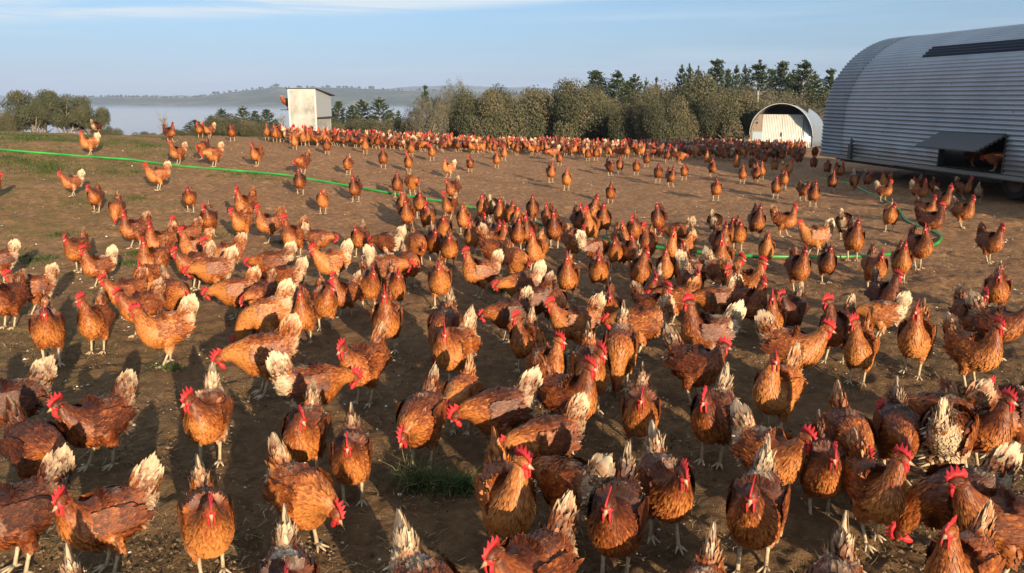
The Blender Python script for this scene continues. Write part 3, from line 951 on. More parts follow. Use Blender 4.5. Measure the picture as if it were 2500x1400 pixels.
def place_tree(name, pair, px, ytop, wpx, Y, label, cat, group, sink=0, rot=None, base_py=None):
    """crown top at pixel height ytop, width wpx, standing on the ground at distance Y"""
    top = at_Y(px, ytop, Y)
    z0 = gz(top.x, Y) - sink
    H = top.z - z0
    mpp = (Y * math.cos(PITCH)) / F
    W = wpx * mpp
    rt = link(name, None, loc=(top.x, Y, z0))
    rt.rotation_euler[2] = random.uniform(0, 6.28) if rot is None else rot
    tag(rt, label, cat, group)
    if pair in PINE:
        sc = (W / .62, W / .62, H)
    else:
        sc = (W / 2.05, W / 2.05, H / (1.0 if pair in GUM else .93))
    rt.scale = sc
    link('crown', pair[0], rt); link('trunk', pair[1], rt)
    return rt
G1 = 'scrub trees behind the flock'
bushes = [
    (1190, 203, 235, 47, 0, 'B', 'rounded olive scrub tree with pale bare limbs, nearest the white cabinet side'),
    (1372, 196, 270, 50, 1, 'B', 'wide olive-brown scrub tree filling the middle of the thicket'),
    (1300, 214, 180, 56, 2, 'B', 'scrub crown wedged behind the two roundest scrub trees'),
    (1470, 232, 150, 52, 3, 'B', 'lower olive scrub tree under the paired dark pines'),
    (1560, 250, 190, 48, 4, 'B', 'shadowy low scrub between the two widest scrub trees'),
    (1625, 222, 190, 46, 0, 'B', 'brown-tipped scrub tree leaning before the tallest thicket crown'),
    (1705, 182, 300, 54, 1, 'B', 'tallest and widest brown-topped scrub tree in the thicket'),
    (1790, 214, 210, 49, 2, 'B', 'olive scrub tree next to the little arched shed'),
    (1845, 192, 150, 60, 0, 'G', 'grey twiggy scrub crown above the little arched shed door'),
    (1905, 232, 150, 66, 1, 'G', 'grey scrub tree with a bare slanting limb above the arched shed roof'),
    (1975, 240, 120, 70, 2, 'G', 'small grey bush between the arched shed and the big ribbed shed'),
    (1040, 226, 135, 44, 0, 'G', 'feathery grey-green bush at the thin end of the thicket'),
    (1112, 204, 100, 58, 1, 'G', 'sparse brownish twiggy tree poking above the thicket'),
    (1075, 212, 70, 62, 2, 'G', 'slim leafless-looking brown tree beside the feathery grey bush'),
    (985, 286, 120, 46, 3, 'B', 'low dull scrub filling the dip before the fog'),
    (905, 290, 130, 44, 4, 'B', 'low scrub patch below the pointed pines by the cabinet'),
    (835, 286, 100, 46, 0, 'B', 'low scrub patch right beside the white cabinet'),
    (560, 280, 150, 40, 1, 'B', 'round grey-brown bush among the small pines'),
    (500, 296, 90, 42, 2, 'B', 'dark low bush at the edge of the small pines'),
    (615, 292, 110, 38, 3, 'B', 'rough bush sloping down towards the white cabinet'),
    (430, 316, 90, 40, 4, 'B', 'thin green bush on the skyline below the dead tree'),
    (350, 320, 70, 42, 0, 'B', 'tiny green bush on the skyline near the gum trees'),
    (265, 308, 70, 44, 1, 'B', 'low dark bush at the foot of the gum trees'),
    (1245, 216, 240, 60, 3, 'B', 'dark olive scrub filling behind the pale-limbed trees'),
    (1435, 208, 200, 62, 4, 'B', 'olive scrub crown behind the middle scrub under the paired pines'),
    (1545, 226, 220, 60, 1, 'B', 'shaded scrub joining the middle and the tallest thicket crowns'),
    (1640, 204, 250, 64, 3, 'B', 'scrub crown rising behind the brown-tipped leaning tree'),
    (1760, 198, 240, 62, 0, 'B', 'scrub crown behind the tallest scrub, nearest the pine tops'),
    (1880, 222, 210, 70, 2, 'B', 'dark scrub below the pines behind the arched shed'),
    (1985, 222, 150, 76, 4, 'B', 'dark scrub under the broadest pine beside the big shed'),
    (1125, 240, 170, 56, 2, 'B', 'low olive scrub behind the feathery grey-green bush'),
    (8, 262, 90, 52, 2, 'B', 'reddish-brown bush at the edge beside the tallest gum tree'),
    (-60, 268, 130, 56, 3, 'B', 'bush mostly outside the frame beyond the gum trees'),
]
for px, yt, wp, Y, k, kd, lb in bushes:
    pair = BUSH[k] if kd == 'B' else GREY[k]
    place_tree('scrub_tree' if yt < 250 else 'bush', pair, px, yt, wp, Y, lb, 'tree' if yt < 250 else 'bush', G1 if px > 800 else 'bushes on the far skyline')
gums = [(84, 214, 160, 54, 0, 'tallest spreading gum tree with white trunk against the fog'),
        (152, 228, 140, 50, 1, 'middle gum tree with a dark crown and forked pale trunk'),
        (216, 252, 110, 50, 2, 'smallest gum tree, its crown hanging towards the fog')]
for px, yt, wp, Y, k, lb in gums:
    place_tree('gum_tree', GUM[k], px, yt, wp, Y, lb, 'tree', 'gum trees on the crest')
pines = [(1455, 170, 88, 74), (1508, 170, 80, 72), (1549, 180, 66, 76), (1578, 188, 24, 84), (1603, 186, 20, 88), (1532, 196, 60, 82),
         (1665, 156, 40, 86), (1684, 154, 34, 88), (1706, 158, 36, 86), (1752, 142, 84, 80), (1779, 166, 34, 86), (1799, 157, 40, 84), (1820, 156, 30, 88), (1856, 144, 90, 78), (1886, 166, 40, 84),
         (1912, 147, 66, 80), (1966, 145, 100, 76), (1938, 170, 60, 80), (1990, 172, 60, 82), (2030, 165, 60, 84),
         (826, 246, 44, 52), (858, 256, 50, 50), (882, 242, 54, 52), (926, 236, 58, 50), (952, 268, 36, 56), (805, 262, 50, 54), (972, 268, 24, 60),
         (540, 264, 44, 46), (592, 258, 44, 48), (622, 270, 40, 46), (650, 266, 46, 44), (474, 292, 60, 44), (672, 290, 30, 46), (515, 280, 40, 48), (1038, 206, 30, 60)]
adj = ['broad dark', 'tapering dark', 'feathery', 'slim lone', 'tiny lone', 'half-hidden', 'narrow', 'spiky', 'ragged', 'tall bushy', 'thin', 'small pointed', 'slender', 'full tall', 'shaded', 'shapely', 'broadest', 'squat', 'shed-side', 'peeping',
       'spire-topped', 'blunt', 'two-peaked', 'neatest cone-shaped', 'low pointed', 'cabinet-side', 'far tiny', 'open', 'dark green', 'thick', 'bright green', 'low dark', 'wispy', 'young', 'dark-tipped']
for k, (px, yt, wp, Y) in enumerate(pines):
    where = 'above the paired scrub crowns' if 1400 < px < 1560 else 'standing alone between the thicket crowns' if px < 1620 and px > 1560 else 'over the tallest scrub crown' if 1620 < px < 1830 else 'behind the little arched shed' if px >= 1830 else 'beside the white cabinet' if 790 < px < 1000 else 'poking out of the thin end of the thicket' if px > 1000 else 'on the skyline before the fog'
    place_tree('pine_tree', PINE[k % 5], px, yt, wp * 1.75, Y, f'{adj[k]} pine {where}', 'tree', 'pine trees beyond the crest')
# bare trees
def bare_tree(px, yt, Y, seed, label, h_bias=1.0):
    r_ = np.random.default_rng(seed)
    top = at_Y(px, yt, Y); z0 = gz(top.x, Y); H = top.z - z0
    tr = Geo(); br = Geo()
    tube(tr, [(0, 0, -.1), (.05 * H * .3, 0, H * .35), (0, 0, H * .8)], [.05, .035, .015], 6)
    for k in range(16):
        z = H * r_.uniform(.35, .8); a = r_.uniform(0, 6.28); L = H * r_.uniform(.15, .35)
        d = np.array([math.cos(a) * .8, math.sin(a) * .8, r_.uniform(.6, 1.1)])
        p0 = np.array([0, 0, z]); p1 = p0 + unit(d) * L
        tube(br, [p0, (p0 + p1) / 2 + r_.normal(0, .04, 3), p1], [.018, .012, .005], 4)
        for _ in range(3):
            p2 = p1 * .5 + p0 * .5 + r_.normal(0, .05, 3); tube(br, [p2, p2 + r_.normal(0, .22, 3) + (0, 0, .25)], [.008, .003], 3)
    o = link('dead_tree', tr.mesh('dead_trunk', [M_bark]), loc=(top.x, Y, z0)); tag(o, label, 'dead tree', 'leafless trees on the skyline')
    link('branch', br.mesh('branch', [M_bark]), o)
bare_tree(398, 276, 40, 1, 'leafless grey sapling on the skyline in front of the fog')
bare_tree(690, 282, 44, 2, 'leafless tree next to the white cabinet')
# pale snag by the little shed
g = Geo(); p0 = at_Y(1848, 262, 58); zb = gz(p0.x, 58)
tube(g, [(0, 0, 0), (.05, 0, (at_Y(1848, 240, 58).z - zb) * .6), (0, 0, at_Y(1848, 222, 58).z - zb)], [.14, .12, .07], 7)
tag(link('dead_tree', g.mesh('snag', [M_bark]), loc=(p0.x, 58, zb)), 'pale broken-off dead trunk above the arched shed', 'dead tree')

# ------------------------------------------------------------------ big mobile shed
M_zinc, t, b = mat('galvanised_sheet', .42, .5)
nn = noise(t, 1.2, 4, .6, objc(t)); n5 = noise(t, 22, 4, .7, objc(t))
c = ramp(t, nn, [(.3, (.25, .285, .335)), (.7, (.33, .37, .42))])
c = mix(t, mrange(t, n5, .6, .8, 0, .30), c, (.22, .21, .21))
zo = objc(t); zs = N(t, 'ShaderNodeSeparateXYZ'); t.links.new(zo, zs.inputs[0])
sp = mth(t, 'ADD', zs.outputs['Z'], mth(t, 'MULTIPLY', noise(t, 3.5, 5, .7, zo), .55))
c = mix(t, mrange(t, sp, .62, .95, .65, 0), c, (.17, .125, .09))
mp_ = N(t, 'ShaderNodeMapping'); mp_.inputs['Scale'].default_value = (1, 7, .5); t.links.new(zo, mp_.inputs[0])
c = mix(t, mrange(t, noise(t, 1.5, 4, .6, mp_.outputs[0]), .58, .78, 0, .30), c, (.19, .17, .15))
t.links.new(c, b.inputs['Base Color']); b.inputs['Metallic'].default_value = .5
M_zinc_dark, t, b = mat('weathered_sheet', .5, .4)
nn = noise(t, 2.5, 4, .6, objc(t))
t.links.new(ramp(t, nn, [(.3, (.16, .19, .235)), (.7, (.235, .27, .31))]), b.inputs['Base Color']); b.inputs['Metallic'].default_value = .4
M_sky, t, b = mat('smoked_skylight_sheet', .55, .2, (.012, .020, .038))
M_black, t, b = mat('black_rubber_mat', .75, .3, (.075, .077, .082))
M_steel, t, b = mat('dark_steel', .6, .4, (.07, .075, .08)); b.inputs['Metallic'].default_value = .5
M_tyre, t, b = mat('tyre', .85, .2, (.022, .020, .019))
M_rim, t, b = mat('rusty_rim', .7, .3, (.085, .045, .035))
M_dark, t, b = mat('shed_lining', .9, .1, (.035, .03, .026))
M_rail, t, b = mat('grey_timber', .8, .2, (.20, .19, .175))

zb = .30
GW = -.085
P0 = at_z(2004, 372, zb)                       # foot of the far end of the near wall
azs = math.atan(-.1736)
dv_ = Vector((math.sin(azs), math.cos(azs), 0)); pv = Vector((math.cos(azs), -math.sin(azs), 0))
# shed frame: x = p (across, away from us), y = d (along, far = 0, near = negative)
SM = Matrix.Identity(4)
for i in range(3):
    SM[i][0] = pv[i]; SM[i][1] = dv_[i]
SM[0][3], SM[1][3] = P0.x, P0.y
SMi = SM.inverted()
RAD = 1.66; ZW = 1.05
def wall_pt(px, py, off=0):
    d = ray(px, py); o = Vector((0, 0, CAM_H))
    q = SMi @ o; e = SMi.to_3x3() @ d
    tt = (off - q.x) / e.x
    return q + e * tt
shed = link('poultry_shed', None, loc=SM.translation, rot=(0, 0, -azs))
tag(shed, 'big arched poultry shed of horizontal corrugated steel on wheels with an open side hatch', 'shed')
# profile by arc length
LW = ZW - zb
def prof(s, amp=.0145, pitch=.076, off=0.0):
    """point and normal at arc length s from wall foot"""
    if s < LW: p = np.array([0, zb + s]); n = np.array([-1., 0])
    elif s < LW + math.pi * RAD:
        a = (s - LW) / RAD; p = np.array([RAD - RAD * math.cos(a), ZW + RAD * math.sin(a)]); n = np.array([-math.cos(a), math.sin(a)])
    else:
        k = s - LW - math.pi * RAD; p = np.array([2 * RAD, ZW - k]); n = np.array([1., 0])
    return p + n * (amp * math.sin(2 * math.pi * s / pitch) + off)
def sheet(s0, s1, y0, y1, off=0., pitch=.076):
    n = max(4, int((s1 - s0) / pitch * 8)); ss = np.linspace(s0, s1, n + 1)
    A = np.array([prof(s, off=off) for s in ss])
    ny_ = 2
    V = []
    for y in np.linspace(y0, y1, ny_):
        V += [(a[0], y, a[1]) for a in A]
    m = n + 1
    f = [[k, k + 1, m + k + 1, m + k] for k in range(n)]
    g = Geo(); g.add(V, f)
    return g
hA = wall_pt(2296, 362); hB = wall_pt(2446, 418); hT = wall_pt(2300, 322); hT2 = wall_pt(2444, 333)
yF, yN = hA.y, hB.y                    # hatch far and near edge along the wall
zT = (hT.z + hT2.z) / 2
zH = zb + .035
print('shed P0', P0, 'hatch', yF, yN, zT)
LEN = 13.0
def part(name, g, m, parent=shed, smooth_=False, label=None):
    o = link(name, g.mesh(name, m, smooth_), parent)
    if label: o['label'] = label
    return o
S_SEAM = LW + RAD * R(42.4)
S_END = 2 * LW + math.pi * RAD
sk0, sk1 = LW + RAD * R(42.9), LW + RAD * R(53.4)
skp = wall_pt(2245, 143)
d_ = ray(2248, 143); q_ = SMi @ Vector((0, 0, CAM_H)); e_ = SMi.to_3x3() @ d_
ysk = None
for tt in np.linspace(8, 25, 4000):
    p_ = q_ + e_ * tt
    if (p_.x - RAD) ** 2 + (p_.z - ZW) ** 2 < RAD ** 2 and p_.z > ZW:
        ysk = p_.y; ang_ = math.degrees(math.atan2(p_.z - ZW, RAD - p_.x)); break
print('skylight far end', ysk, ang_)
# lapped sheets as separate pieces
part('sheet', sheet(0, S_SEAM, -.78, 0, .006), [M_zinc_dark], smooth_=True, label='darker lapped end sheet')
part('sheet', sheet(S_SEAM - .02, S_END - LW, -.80, 0, .009), [M_zinc_dark], smooth_=True)
s_hatch = zT - zb
part('sheet', sheet(0, S_SEAM, yF, -.78), [M_zinc], smooth_=True)
part('sheet', sheet(s_hatch, S_SEAM, yN, yF), [M_zinc], smooth_=True)
part('sheet', sheet(0, S_SEAM, yN - 3, yN), [M_zinc], smooth_=True)
part('sheet', sheet(0, S_SEAM, -LEN, yN - 3), [M_zinc], smooth_=True)
part('sheet', sheet(S_SEAM - .03, sk0, -LEN, -.80, .004), [M_zinc], smooth_=True)
part('sheet', sheet(sk0, sk1, ysk, -.80, .004), [M_zinc], smooth_=True)
part('skylight', sheet(sk0, sk1, -LEN, ysk, .001), [M_sky], smooth_=True, label='smoked translucent strip let into the roof')
part('sheet', sheet(sk1, S_END, -LEN, -.80, .004), [M_zinc], smooth_=True)
# end walls
for yy, lab in ((-.02, 'end_wall'), (-LEN + .02, 'end_wall')):
    A = [prof(s, 0, off=-.02) for s in np.linspace(0, S_END, 60)]
    g = Geo()
    V = [(a[0], yy, a[1]) for a in A] + [(a[0], yy - .02, a[1]) for a in A]
    n = len(A)
    g.add(V, [list(range(n)), [n + k for k in range(n)][::-1]] + [[k, n + k, n + (k + 1) % n, (k + 1) % n] for k in range(n)])
    part('end_wall', g, [M_zinc_dark])
# floor, chassis, foot rail
g = Geo(); box(g, .02, 2 * RAD - .02, -LEN + .05, -.05, zb - .05, zb + .02); part('floor', g, [M_dark])
g = Geo(); box(g, -.045, .012, -LEN, -.02, zb - .075, zb - .004); part('foot_rail', g, [M_rail])
g = Geo(); box(g, -.075, -.047, yN - 1.4, yF + 1.2, zb - .055, zb - .02); part('ledge', g, [M_rail])
for xx in (.30, 2 * RAD - .4):
    g = Geo(); box(g, xx, xx + .10, -LEN + .2, -.3, zb - .17, zb - .052); part('chassis_beam', g, [M_steel])
for k in range(7):
    g = Geo(); yy = -.6 - k * 1.9; box(g, .03, 2 * RAD - .03, yy - .04, yy + .04, zb - .11, zb - .053); part('cross_beam', g, [M_steel])
# rear hatch interior lining
g = Geo(); box(g, .9, .92, yN - .5, yF + .5, zb + .03, zT + .5); part('inner_partition', g, [M_dark])
# hatch frame
g = Geo()
for a, b2 in ((yF, yF + .03), (yN - .03, yN)):
    box(g, -.016, .09, a, b2, zb, zT)
part('hatch_frame', g, [M_steel])
# lid: propped out from its top edge
lo = [wall_pt(2232, 357), wall_pt(2372, 367)]
# find how far the lid sticks out: lower edge at distance off so that its far end lines up with the opening's far edge
best = None
for off in np.linspace(.1, 1.2, 111):
    a = wall_pt(2234, 357, -off); b2 = wall_pt(2372, 367, -off)
    e = abs(a.y - yF) + abs(b2.y - yN)
    if best is None or e < best[0]: best = (e, off, a, b2)
_, off, la, lb_ = best
print('lid', off, la, lb_, best[0])
zl = (la.z + lb_.z) / 2
n = 24
V = []
for k in range(n + 1):
    y = yN + (yF - yN) * k / n
    wv = .006 * math.sin(k * math.pi)
    V += [(-.020, y, zT + .02 + wv), (-off, y, zl + wv), (-.020, y, zT + .002 + wv), (-off, y, zl - .018 + wv)]
f = []
for k in range(n):
    a = 4 * k
    f += [[a, a + 1, a + 5, a + 4], [a + 2, a + 6, a + 7, a + 3], [a + 1, a + 3, a + 7, a + 5], [a, a + 4, a + 6, a + 2]]
f += [[0, 2, 3, 1], [4 * n, 4 * n + 1, 4 * n + 3, 4 * n + 2]]
g = Geo(); g.add(V, f); part('hatch_lid', g, [M_black], label='black ribbed lid propped open over the hatch')
g = Geo(); tube(g, [(-.02, yF - .02, zT + .015), (-.02, yN + .0, zT + .03)], .012, 6); part('hinge_rod', g, [M_steel])
for k in range(7):                                     # battens under the lid edge
    g = Geo(); q = k / 6
    c0 = Vector((-.03, yN + .012, zT - .004)).lerp(Vector((-off, yN + .012, zl - .02)), q * .92 + .03)
    box(g, c0.x - .03, c0.x + .03, yN - .006, yN + .022, c0.z - .012, c0.z + .020); part('lid_batten', g, [M_steel])
# upright lever near the far end
lv = wall_pt(2078, 370, -.06); lv2 = wall_pt(2078, 342, -.06)
g = Geo(); box(g, -.11, -.045, lv.y - .05, lv.y + .05, zb - .05, lv2.z - .08); box(g, -.09, -.06, lv.y - .02, lv.y + .02, lv2.z - .08, lv2.z + .03); box(g, -.10, -.05, lv.y - .07, lv.y - .01, lv2.z - .05, lv2.z - .01)
part('lifting_jack', g, [M_steel])
# wheels (tandem)
wc = wall_pt(2482, 466, .25)
for yy in (wc.y, wc.y - .95):
    r0 = .29
    g = Geo(); seg = 24
    ww = Matrix.Translation((.25, yy, r0 + GW))
    rings = [(0, .30 * 0 + r0 * .60), (0, r0 * .92), (.03, r0), (.14, r0), (.17, r0 * .92), (.17, r0 * .60)]
    V = [(x, yy + rr3 * math.cos(a), r0 + GW - .01 + rr3 * math.sin(a)) for x, rr3 in [(x + .20, q) for x, q in rings] for a in np.arange(seg) * 2 * math.pi / seg]
    f = [[i * seg + j, i * seg + (j + 1) % seg, (i + 1) * seg + (j + 1) % seg, (i + 1) * seg + j] for i in range(5) for j in range(seg)]
    g.add(V, f)
    wh = link('wheel', None, shed)
    part('tyre', g, [M_tyre], wh)
    g = Geo(); rings = [(.245, .002), (.235, .05), (.245, .06), (.225, r0 * .52), (.20, r0 * .61)]
    V = [(x, yy + q * math.cos(a), r0 + GW - .01 + q * math.sin(a)) for x, q in rings for a in np.arange(seg) * 2 * math.pi / seg]
    f = [[i * seg + j, i * seg + (j + 1) % seg, (i + 1) * seg + (j + 1) % seg, (i + 1) * seg + j] for i in range(4) for j in range(seg)]
    g.add(V, f)
    for k in range(5):
        a = k * 1.257; ellipsoid(g, (.235, yy + .045 * math.cos(a), r0 + GW - .01 + .045 * math.sin(a)), (.012, .007, .007), 0, 6, 4)
    part('rim', g, [M_rim], wh)
# screws
g = Geo()
for k in range(46):
    s = .05 + (k % 6) * .456; y = -.5 - (k // 6) * 1.6
    if s > S_SEAM: continue
    p_ = prof(s, off=.008)
    ellipsoid(g, (p_[0], y, p_[1]), (.008, .008, .008), 0, 5, 4)
part('screws', g, [M_steel])['kind'] = 'stuff'

# ------------------------------------------------------------------ little arched shed on the far slope
M_cream, t, b = mat('cream_door_sheet', .55, .35)
nn = noise(t, 3, 4, .6, objc(t))
t.links.new(ramp(t, nn, [(.3, (.42, .415, .39)), (.7, (.56, .55, .52))]), b.inputs['Base Color'])
M_pinkp, t, b = mat('brown_ply', .8, .2, (.27, .21, .17))
M_box, t, b = mat('pale_blue_metal', .5, .4, (.26, .32, .36))
Yb = 46.0
pl_ = at_Y(1838, 335, Yb); pr_ = at_Y(1974, 345, Yb + .8); ptop = at_Y(1900, 254, Yb + .4)
Rb = (pr_.x - pl_.x) / 2; zg = gz(pl_.x, Yb) - .05
sm = link('arched_shed', None, loc=((pl_.x + pr_.x) / 2, Yb + .5, zg), rot=(R(-2.0), 0, R(-26)))
tag(sm, 'small arched corrugated shed with cream double doors under a hooded front, down the slope', 'shed')
Ht = ptop.z - zg; wallh = max(Ht - Rb, .3)
def sprof(a0, a1, n, rr3):
    return [(-rr3 * math.cos(a), wallh + rr3 * math.sin(a)) for a in np.linspace(a0, a1, n)]
full = [(-Rb, .25)] + sprof(0, math.pi, 40, Rb) + [(Rb, .25)]
def arch(y0f, y1f, amp=.010):
    """y0f(x,z)-> front y; ribs run along the length"""
    pts = []
    L = 0; out = []
    P_ = np.array(full)
    seg_ = np.linalg.norm(np.diff(P_, axis=0), axis=1); cum = np.concatenate([[0], np.cumsum(seg_)])
    ss = np.arange(0, cum[-1], .02)
    xs_ = np.interp(ss, cum, P_[:, 0]); zs_ = np.interp(ss, cum, P_[:, 1])
    nrm = np.stack([xs_, np.clip(zs_ - wallh, 0, None)], 1); nrm = nrm / (np.linalg.norm(nrm, axis=1)[:, None] + 1e-9)
    wv = amp * np.sin(ss / .08 * 2 * np.pi)[:, None] * nrm
    A = np.stack([xs_, zs_], 1) + wv
    V = [(a[0], y0f(a[0], a[1]), a[1]) for a in A] + [(a[0], y1f(a[0], a[1]), a[1]) for a in A]
    n = len(A)
    return V, [[k, k + 1, n + k + 1, n + k] for k in range(n - 1)]
# hood reaches forward most at the top and is cut back towards the walls
hood = lambda x, z: -.55 * min(1, max(0, (z - wallh * .9) / (Rb * .55))) - .02
V, f = arch(hood, lambda x, z: 7.0)
g = Geo(); g.add(V, f); part('roof_sheet', g, [M_zinc], sm, True)
g = Geo(); e = [(x * .995, hood(x, z) - .012, z) for x, z in full[1:-1]]; tube(g, e, .016, 5); part('hood_edge', g, [M_cream], sm)
def infill(x0, x1, z0, z1, yy, m, name, rib=None, clip=True):
    g = Geo(); n = 26 if rib else 10
    xs_ = np.linspace(x0, x1, n * 4 + 1 if rib else n + 1)
    V = []
    for x in xs_:
        zt = min(z1, wallh + math.sqrt(max((Rb * .985) ** 2 - x * x, 0))) if clip else z1
        dy = .012 * math.sin(x / .09 * 2 * math.pi) if rib else 0
        V += [(x, yy + dy, z0), (x, yy + dy, zt), (x, yy + dy + .02, zt), (x, yy + dy + .02, z0)]
    f = []
    for k in range(len(xs_) - 1):
        a = 4 * k
        f += [[a, a + 1, a + 5, a + 4], [a + 2, a + 3, a + 7, a + 6], [a + 1, a + 2, a + 6, a + 5]]
    g.add(V, f)
    return part(name, g, [m], sm, bool(rib))
d0, d1, d2 = -.62 * Rb, .02 * Rb, .66 * Rb
ztd = wallh + Rb * .66
infill(d0, d1 - .01, .22, ztd, .02, M_cream, 'door', rib=True)
infill(d1 + .01, d2, .22, ztd, .025, M_cream, 'door', rib=True)
infill(-Rb * .99, d0 - .01, .22, ztd, .05, M_pinkp, 'side_panel')
infill(d2 + .01, Rb * .99, .22, ztd, .05, M_zinc, 'side_panel', rib=True)
g = Geo(); box(g, -Rb * .7, Rb * .7, 1.6, 1.62, .3, Ht - .1); part('inner_partition', g, [M_dark], sm)
g = Geo(); box(g, -Rb * .97, Rb * .97, .06, 6.9, .10, .24); part('floor', g, [M_dark], sm)
g = Geo(); box(g, d1 - .03, d1 + .03, -.03, .0, wallh * .9, wallh * 1.15); part('latch', g, [M_steel], sm)
g = Geo(); box(g, -Rb * .6, Rb * .6, 7.0, 7.02, .25, Ht - .5); part('rear_wall', g, [M_zinc], sm)
bx_ = at_Y(1848, 336, Yb - .4)
g = Geo(); box(g, -.28, .28, -.12, .12, 0, .55); box(g, -.30, .30, -.14, .14, .55, .58); box(g, -.24, .24, -.128, -.121, .05, .50)
ob = link('metal_bin', g.mesh('metal_bin', [M_box], False), loc=(bx_.x, Yb - .4, bx_.z - .25), rot=(0, 0, R(-10)))
gq = Geo(); box(gq, -.25, -.20, -.10, -.05, -1.2, 0); box(gq, .20, .25, -.10, -.05, -1.2, 0); link('leg', gq.mesh('bin_legs', [M_steel], False), ob)
tag(ob, 'pale blue-grey metal box standing at the corner of the small arched shed', 'box')

# ------------------------------------------------------------------ white cabinet on the crest
M_whitep, t, b = mat('weathered_white_panel', .6, .3)
oc = objc(t)
n1 = noise(t, 2.2, 5, .65, oc); n2 = noise(t, 12, 4, .7, oc)
c = ramp(t, n1, [(.36, (.19, .19, .18)), (.5, (.31, .305, .29)), (.64, (.40, .395, .375))])
c = mix(t, mrange(t, n2, .6, .8, 0, .3), c, (.17, .165, .15))
t.links.new(c, b.inputs['Base Color'])
M_greyp, t, b = mat('grey_side_sheet', .55, .4, (.27, .29, .31))
Yk = 20.0
ka = at_Y(707, 300, Yk); kb = at_Y(773, 300, Yk); kz1 = at_Y(740, 218, Yk).z
kg = gz(ka.x + .3, Yk)
cab = link('white_cabinet', None, loc=(ka.x, Yk, kg), rot=(0, 0, R(4)))
tag(cab, 'tall white feeder cabinet with a thin sloping roof, standing among hens on the crest', 'cabinet')
Wc = kb.x - ka.x; Hc = kz1 - kg
yaw = R(-17); Dp = 1.05
KM = Matrix.Identity(4)
g = Geo(); box(g, 0, Wc, 0, .03, .02, Hc); part('front_panel', g, [M_whitep], cab)
g = Geo()
box(g, 0, .035, -.012, -.001, .02, Hc); box(g, Wc - .035, Wc, -.012, -.001, .02, Hc); box(g, .035, Wc - .035, -.012, -.001, Hc - .03, Hc); box(g, .035, Wc - .035, -.010, -.001, Hc * .26, Hc * .26 + .012)
part('edge_trim', g, [M_cream], cab)
def sk(x, y, z): return (x + y * .20, y, z)        # sides run back towards the shed side
def prism(g, pts_front, y0, y1, matx=0):
    n = len(pts_front)
    V = [sk(x, y0, z) for x, z in pts_front] + [sk(x, y1, z) for x, z in pts_front]
    g.add(V, [list(range(n)), [n + k for k in range(n)][::-1]] + [[k, n + k, n + (k + 1) % n, (k + 1) % n] for k in range(n)], matx)
def sidep(x, z0a, z1a, z0b, z1b, th=.02):
    g = Geo()
    V = [sk(x, .03, z0a), sk(x, .03, z1a), sk(x, Dp, z1b), sk(x, Dp, z0b)]
    V += [(a[0] - th, a[1], a[2]) for a in V]
    g.add(V, [[0, 1, 2, 3], [7, 6, 5, 4], [0, 4, 5, 1], [1, 5, 6, 2], [2, 6, 7, 3], [3, 7, 4, 0]])
    return g
part('side_panel', sidep(Wc, Hc * .46, Hc - .01, Hc * .46, Hc * .86), [M_greyp], cab)
part('side_panel', sidep(.02, .02, Hc - .01, .02, Hc * .86), [M_greyp], cab)
part('lower_panel', sidep(Wc - .03, .02, Hc * .44, .02, Hc * .42), [M_whitep], cab)
g = Geo()
V = [sk(-.03, -.05, Hc + .005), sk(Wc + .04, -.05, Hc + .005), sk(Wc + .08, Dp + .08, Hc * .86 + .01), sk(-.03, Dp + .08, Hc * .86 + .01)]
V += [(a[0], a[1], a[2] + .022) for a in V]
g.add(V, [[3, 2, 1, 0], [4, 5, 6, 7], [0, 1, 5, 4], [1, 2, 6, 5], [2, 3, 7, 6], [3, 0, 4, 7]])
part('roof', g, [M_steel], cab)
g = Geo(); V = [sk(-.02, Dp - .02, .02), sk(Wc - .02, Dp - .02, .02), sk(Wc - .02, Dp - .02, Hc * .85), sk(-.02, Dp - .02, Hc * .85)]
V += [(a[0], a[1] + .02, a[2]) for a in V]
g.add(V, [[0, 1, 2, 3], [7, 6, 5, 4], [0, 4, 5, 1], [1, 5, 6, 2], [2, 6, 7, 3], [3, 7, 4, 0]]); part('back_panel', g, [M_greyp], cab)
g = Geo(); V = [sk(Wc - .04, .04, Hc * .455), sk(Wc + .03, .04, Hc * .44), sk(Wc + .03, Dp, Hc * .43), sk(Wc - .04, Dp, Hc * .445)]
V += [(a[0], a[1], a[2] + .02) for a in V]
g.add(V, [[3, 2, 1, 0], [4, 5, 6, 7], [0, 1, 5, 4], [1, 2, 6, 5], [2, 3, 7, 6], [3, 0, 4, 7]]); part('drip_ledge', g, [M_steel], cab)
zp = at_Y(697, 268, Yk).z - kg
g = Geo(); box(g, -.26, .0, .28, .55, zp - .02, zp); part('perch', g, [M_steel], cab)

# ------------------------------------------------------------------ hose
M_hose, t, b = mat('green_hose', .35, .5)
nn = noise(t, 3, 3, .5, objc(t))
t.links.new(ramp(t, nn, [(.35, (.012, .17, .032)), (.7, (.030, .33, .050))]), b.inputs['Base Color'])
hp = [(-60, 362), (0, 368), (110, 377), (200, 384), (300, 391), (345, 396), (440, 408), (560, 418), (640, 425), (700, 431), (790, 446), (860, 458), (950, 474), (1050, 490), (1150, 510), (1230, 528), (1310, 548), (1390, 570), (1460, 586), (1540, 599), (1640, 612), (1700, 619), (1790, 627), (1880, 631), (1980, 631), (2080, 631), (2165, 626),
      (2220, 617), (2268, 606), (2292, 594), (2296, 580), (2280, 569), (2245, 556), (2212, 540), (2196, 518), (2160, 491), (2110, 468), (2085, 455), (2040, 444), (1990, 438), (1965, 446), (1940, 452)]
Pp = []
for px, py in hp:
    p_ = on_ground(px, py); Pp.append((p_.x, p_.y, 0))
Pp = catmull(Pp, 420)
Pp[:, 2] = ground_z(Pp[:, 0], Pp[:, 1]) + .016
g = Geo(); tube(g, Pp, .0162, 8)
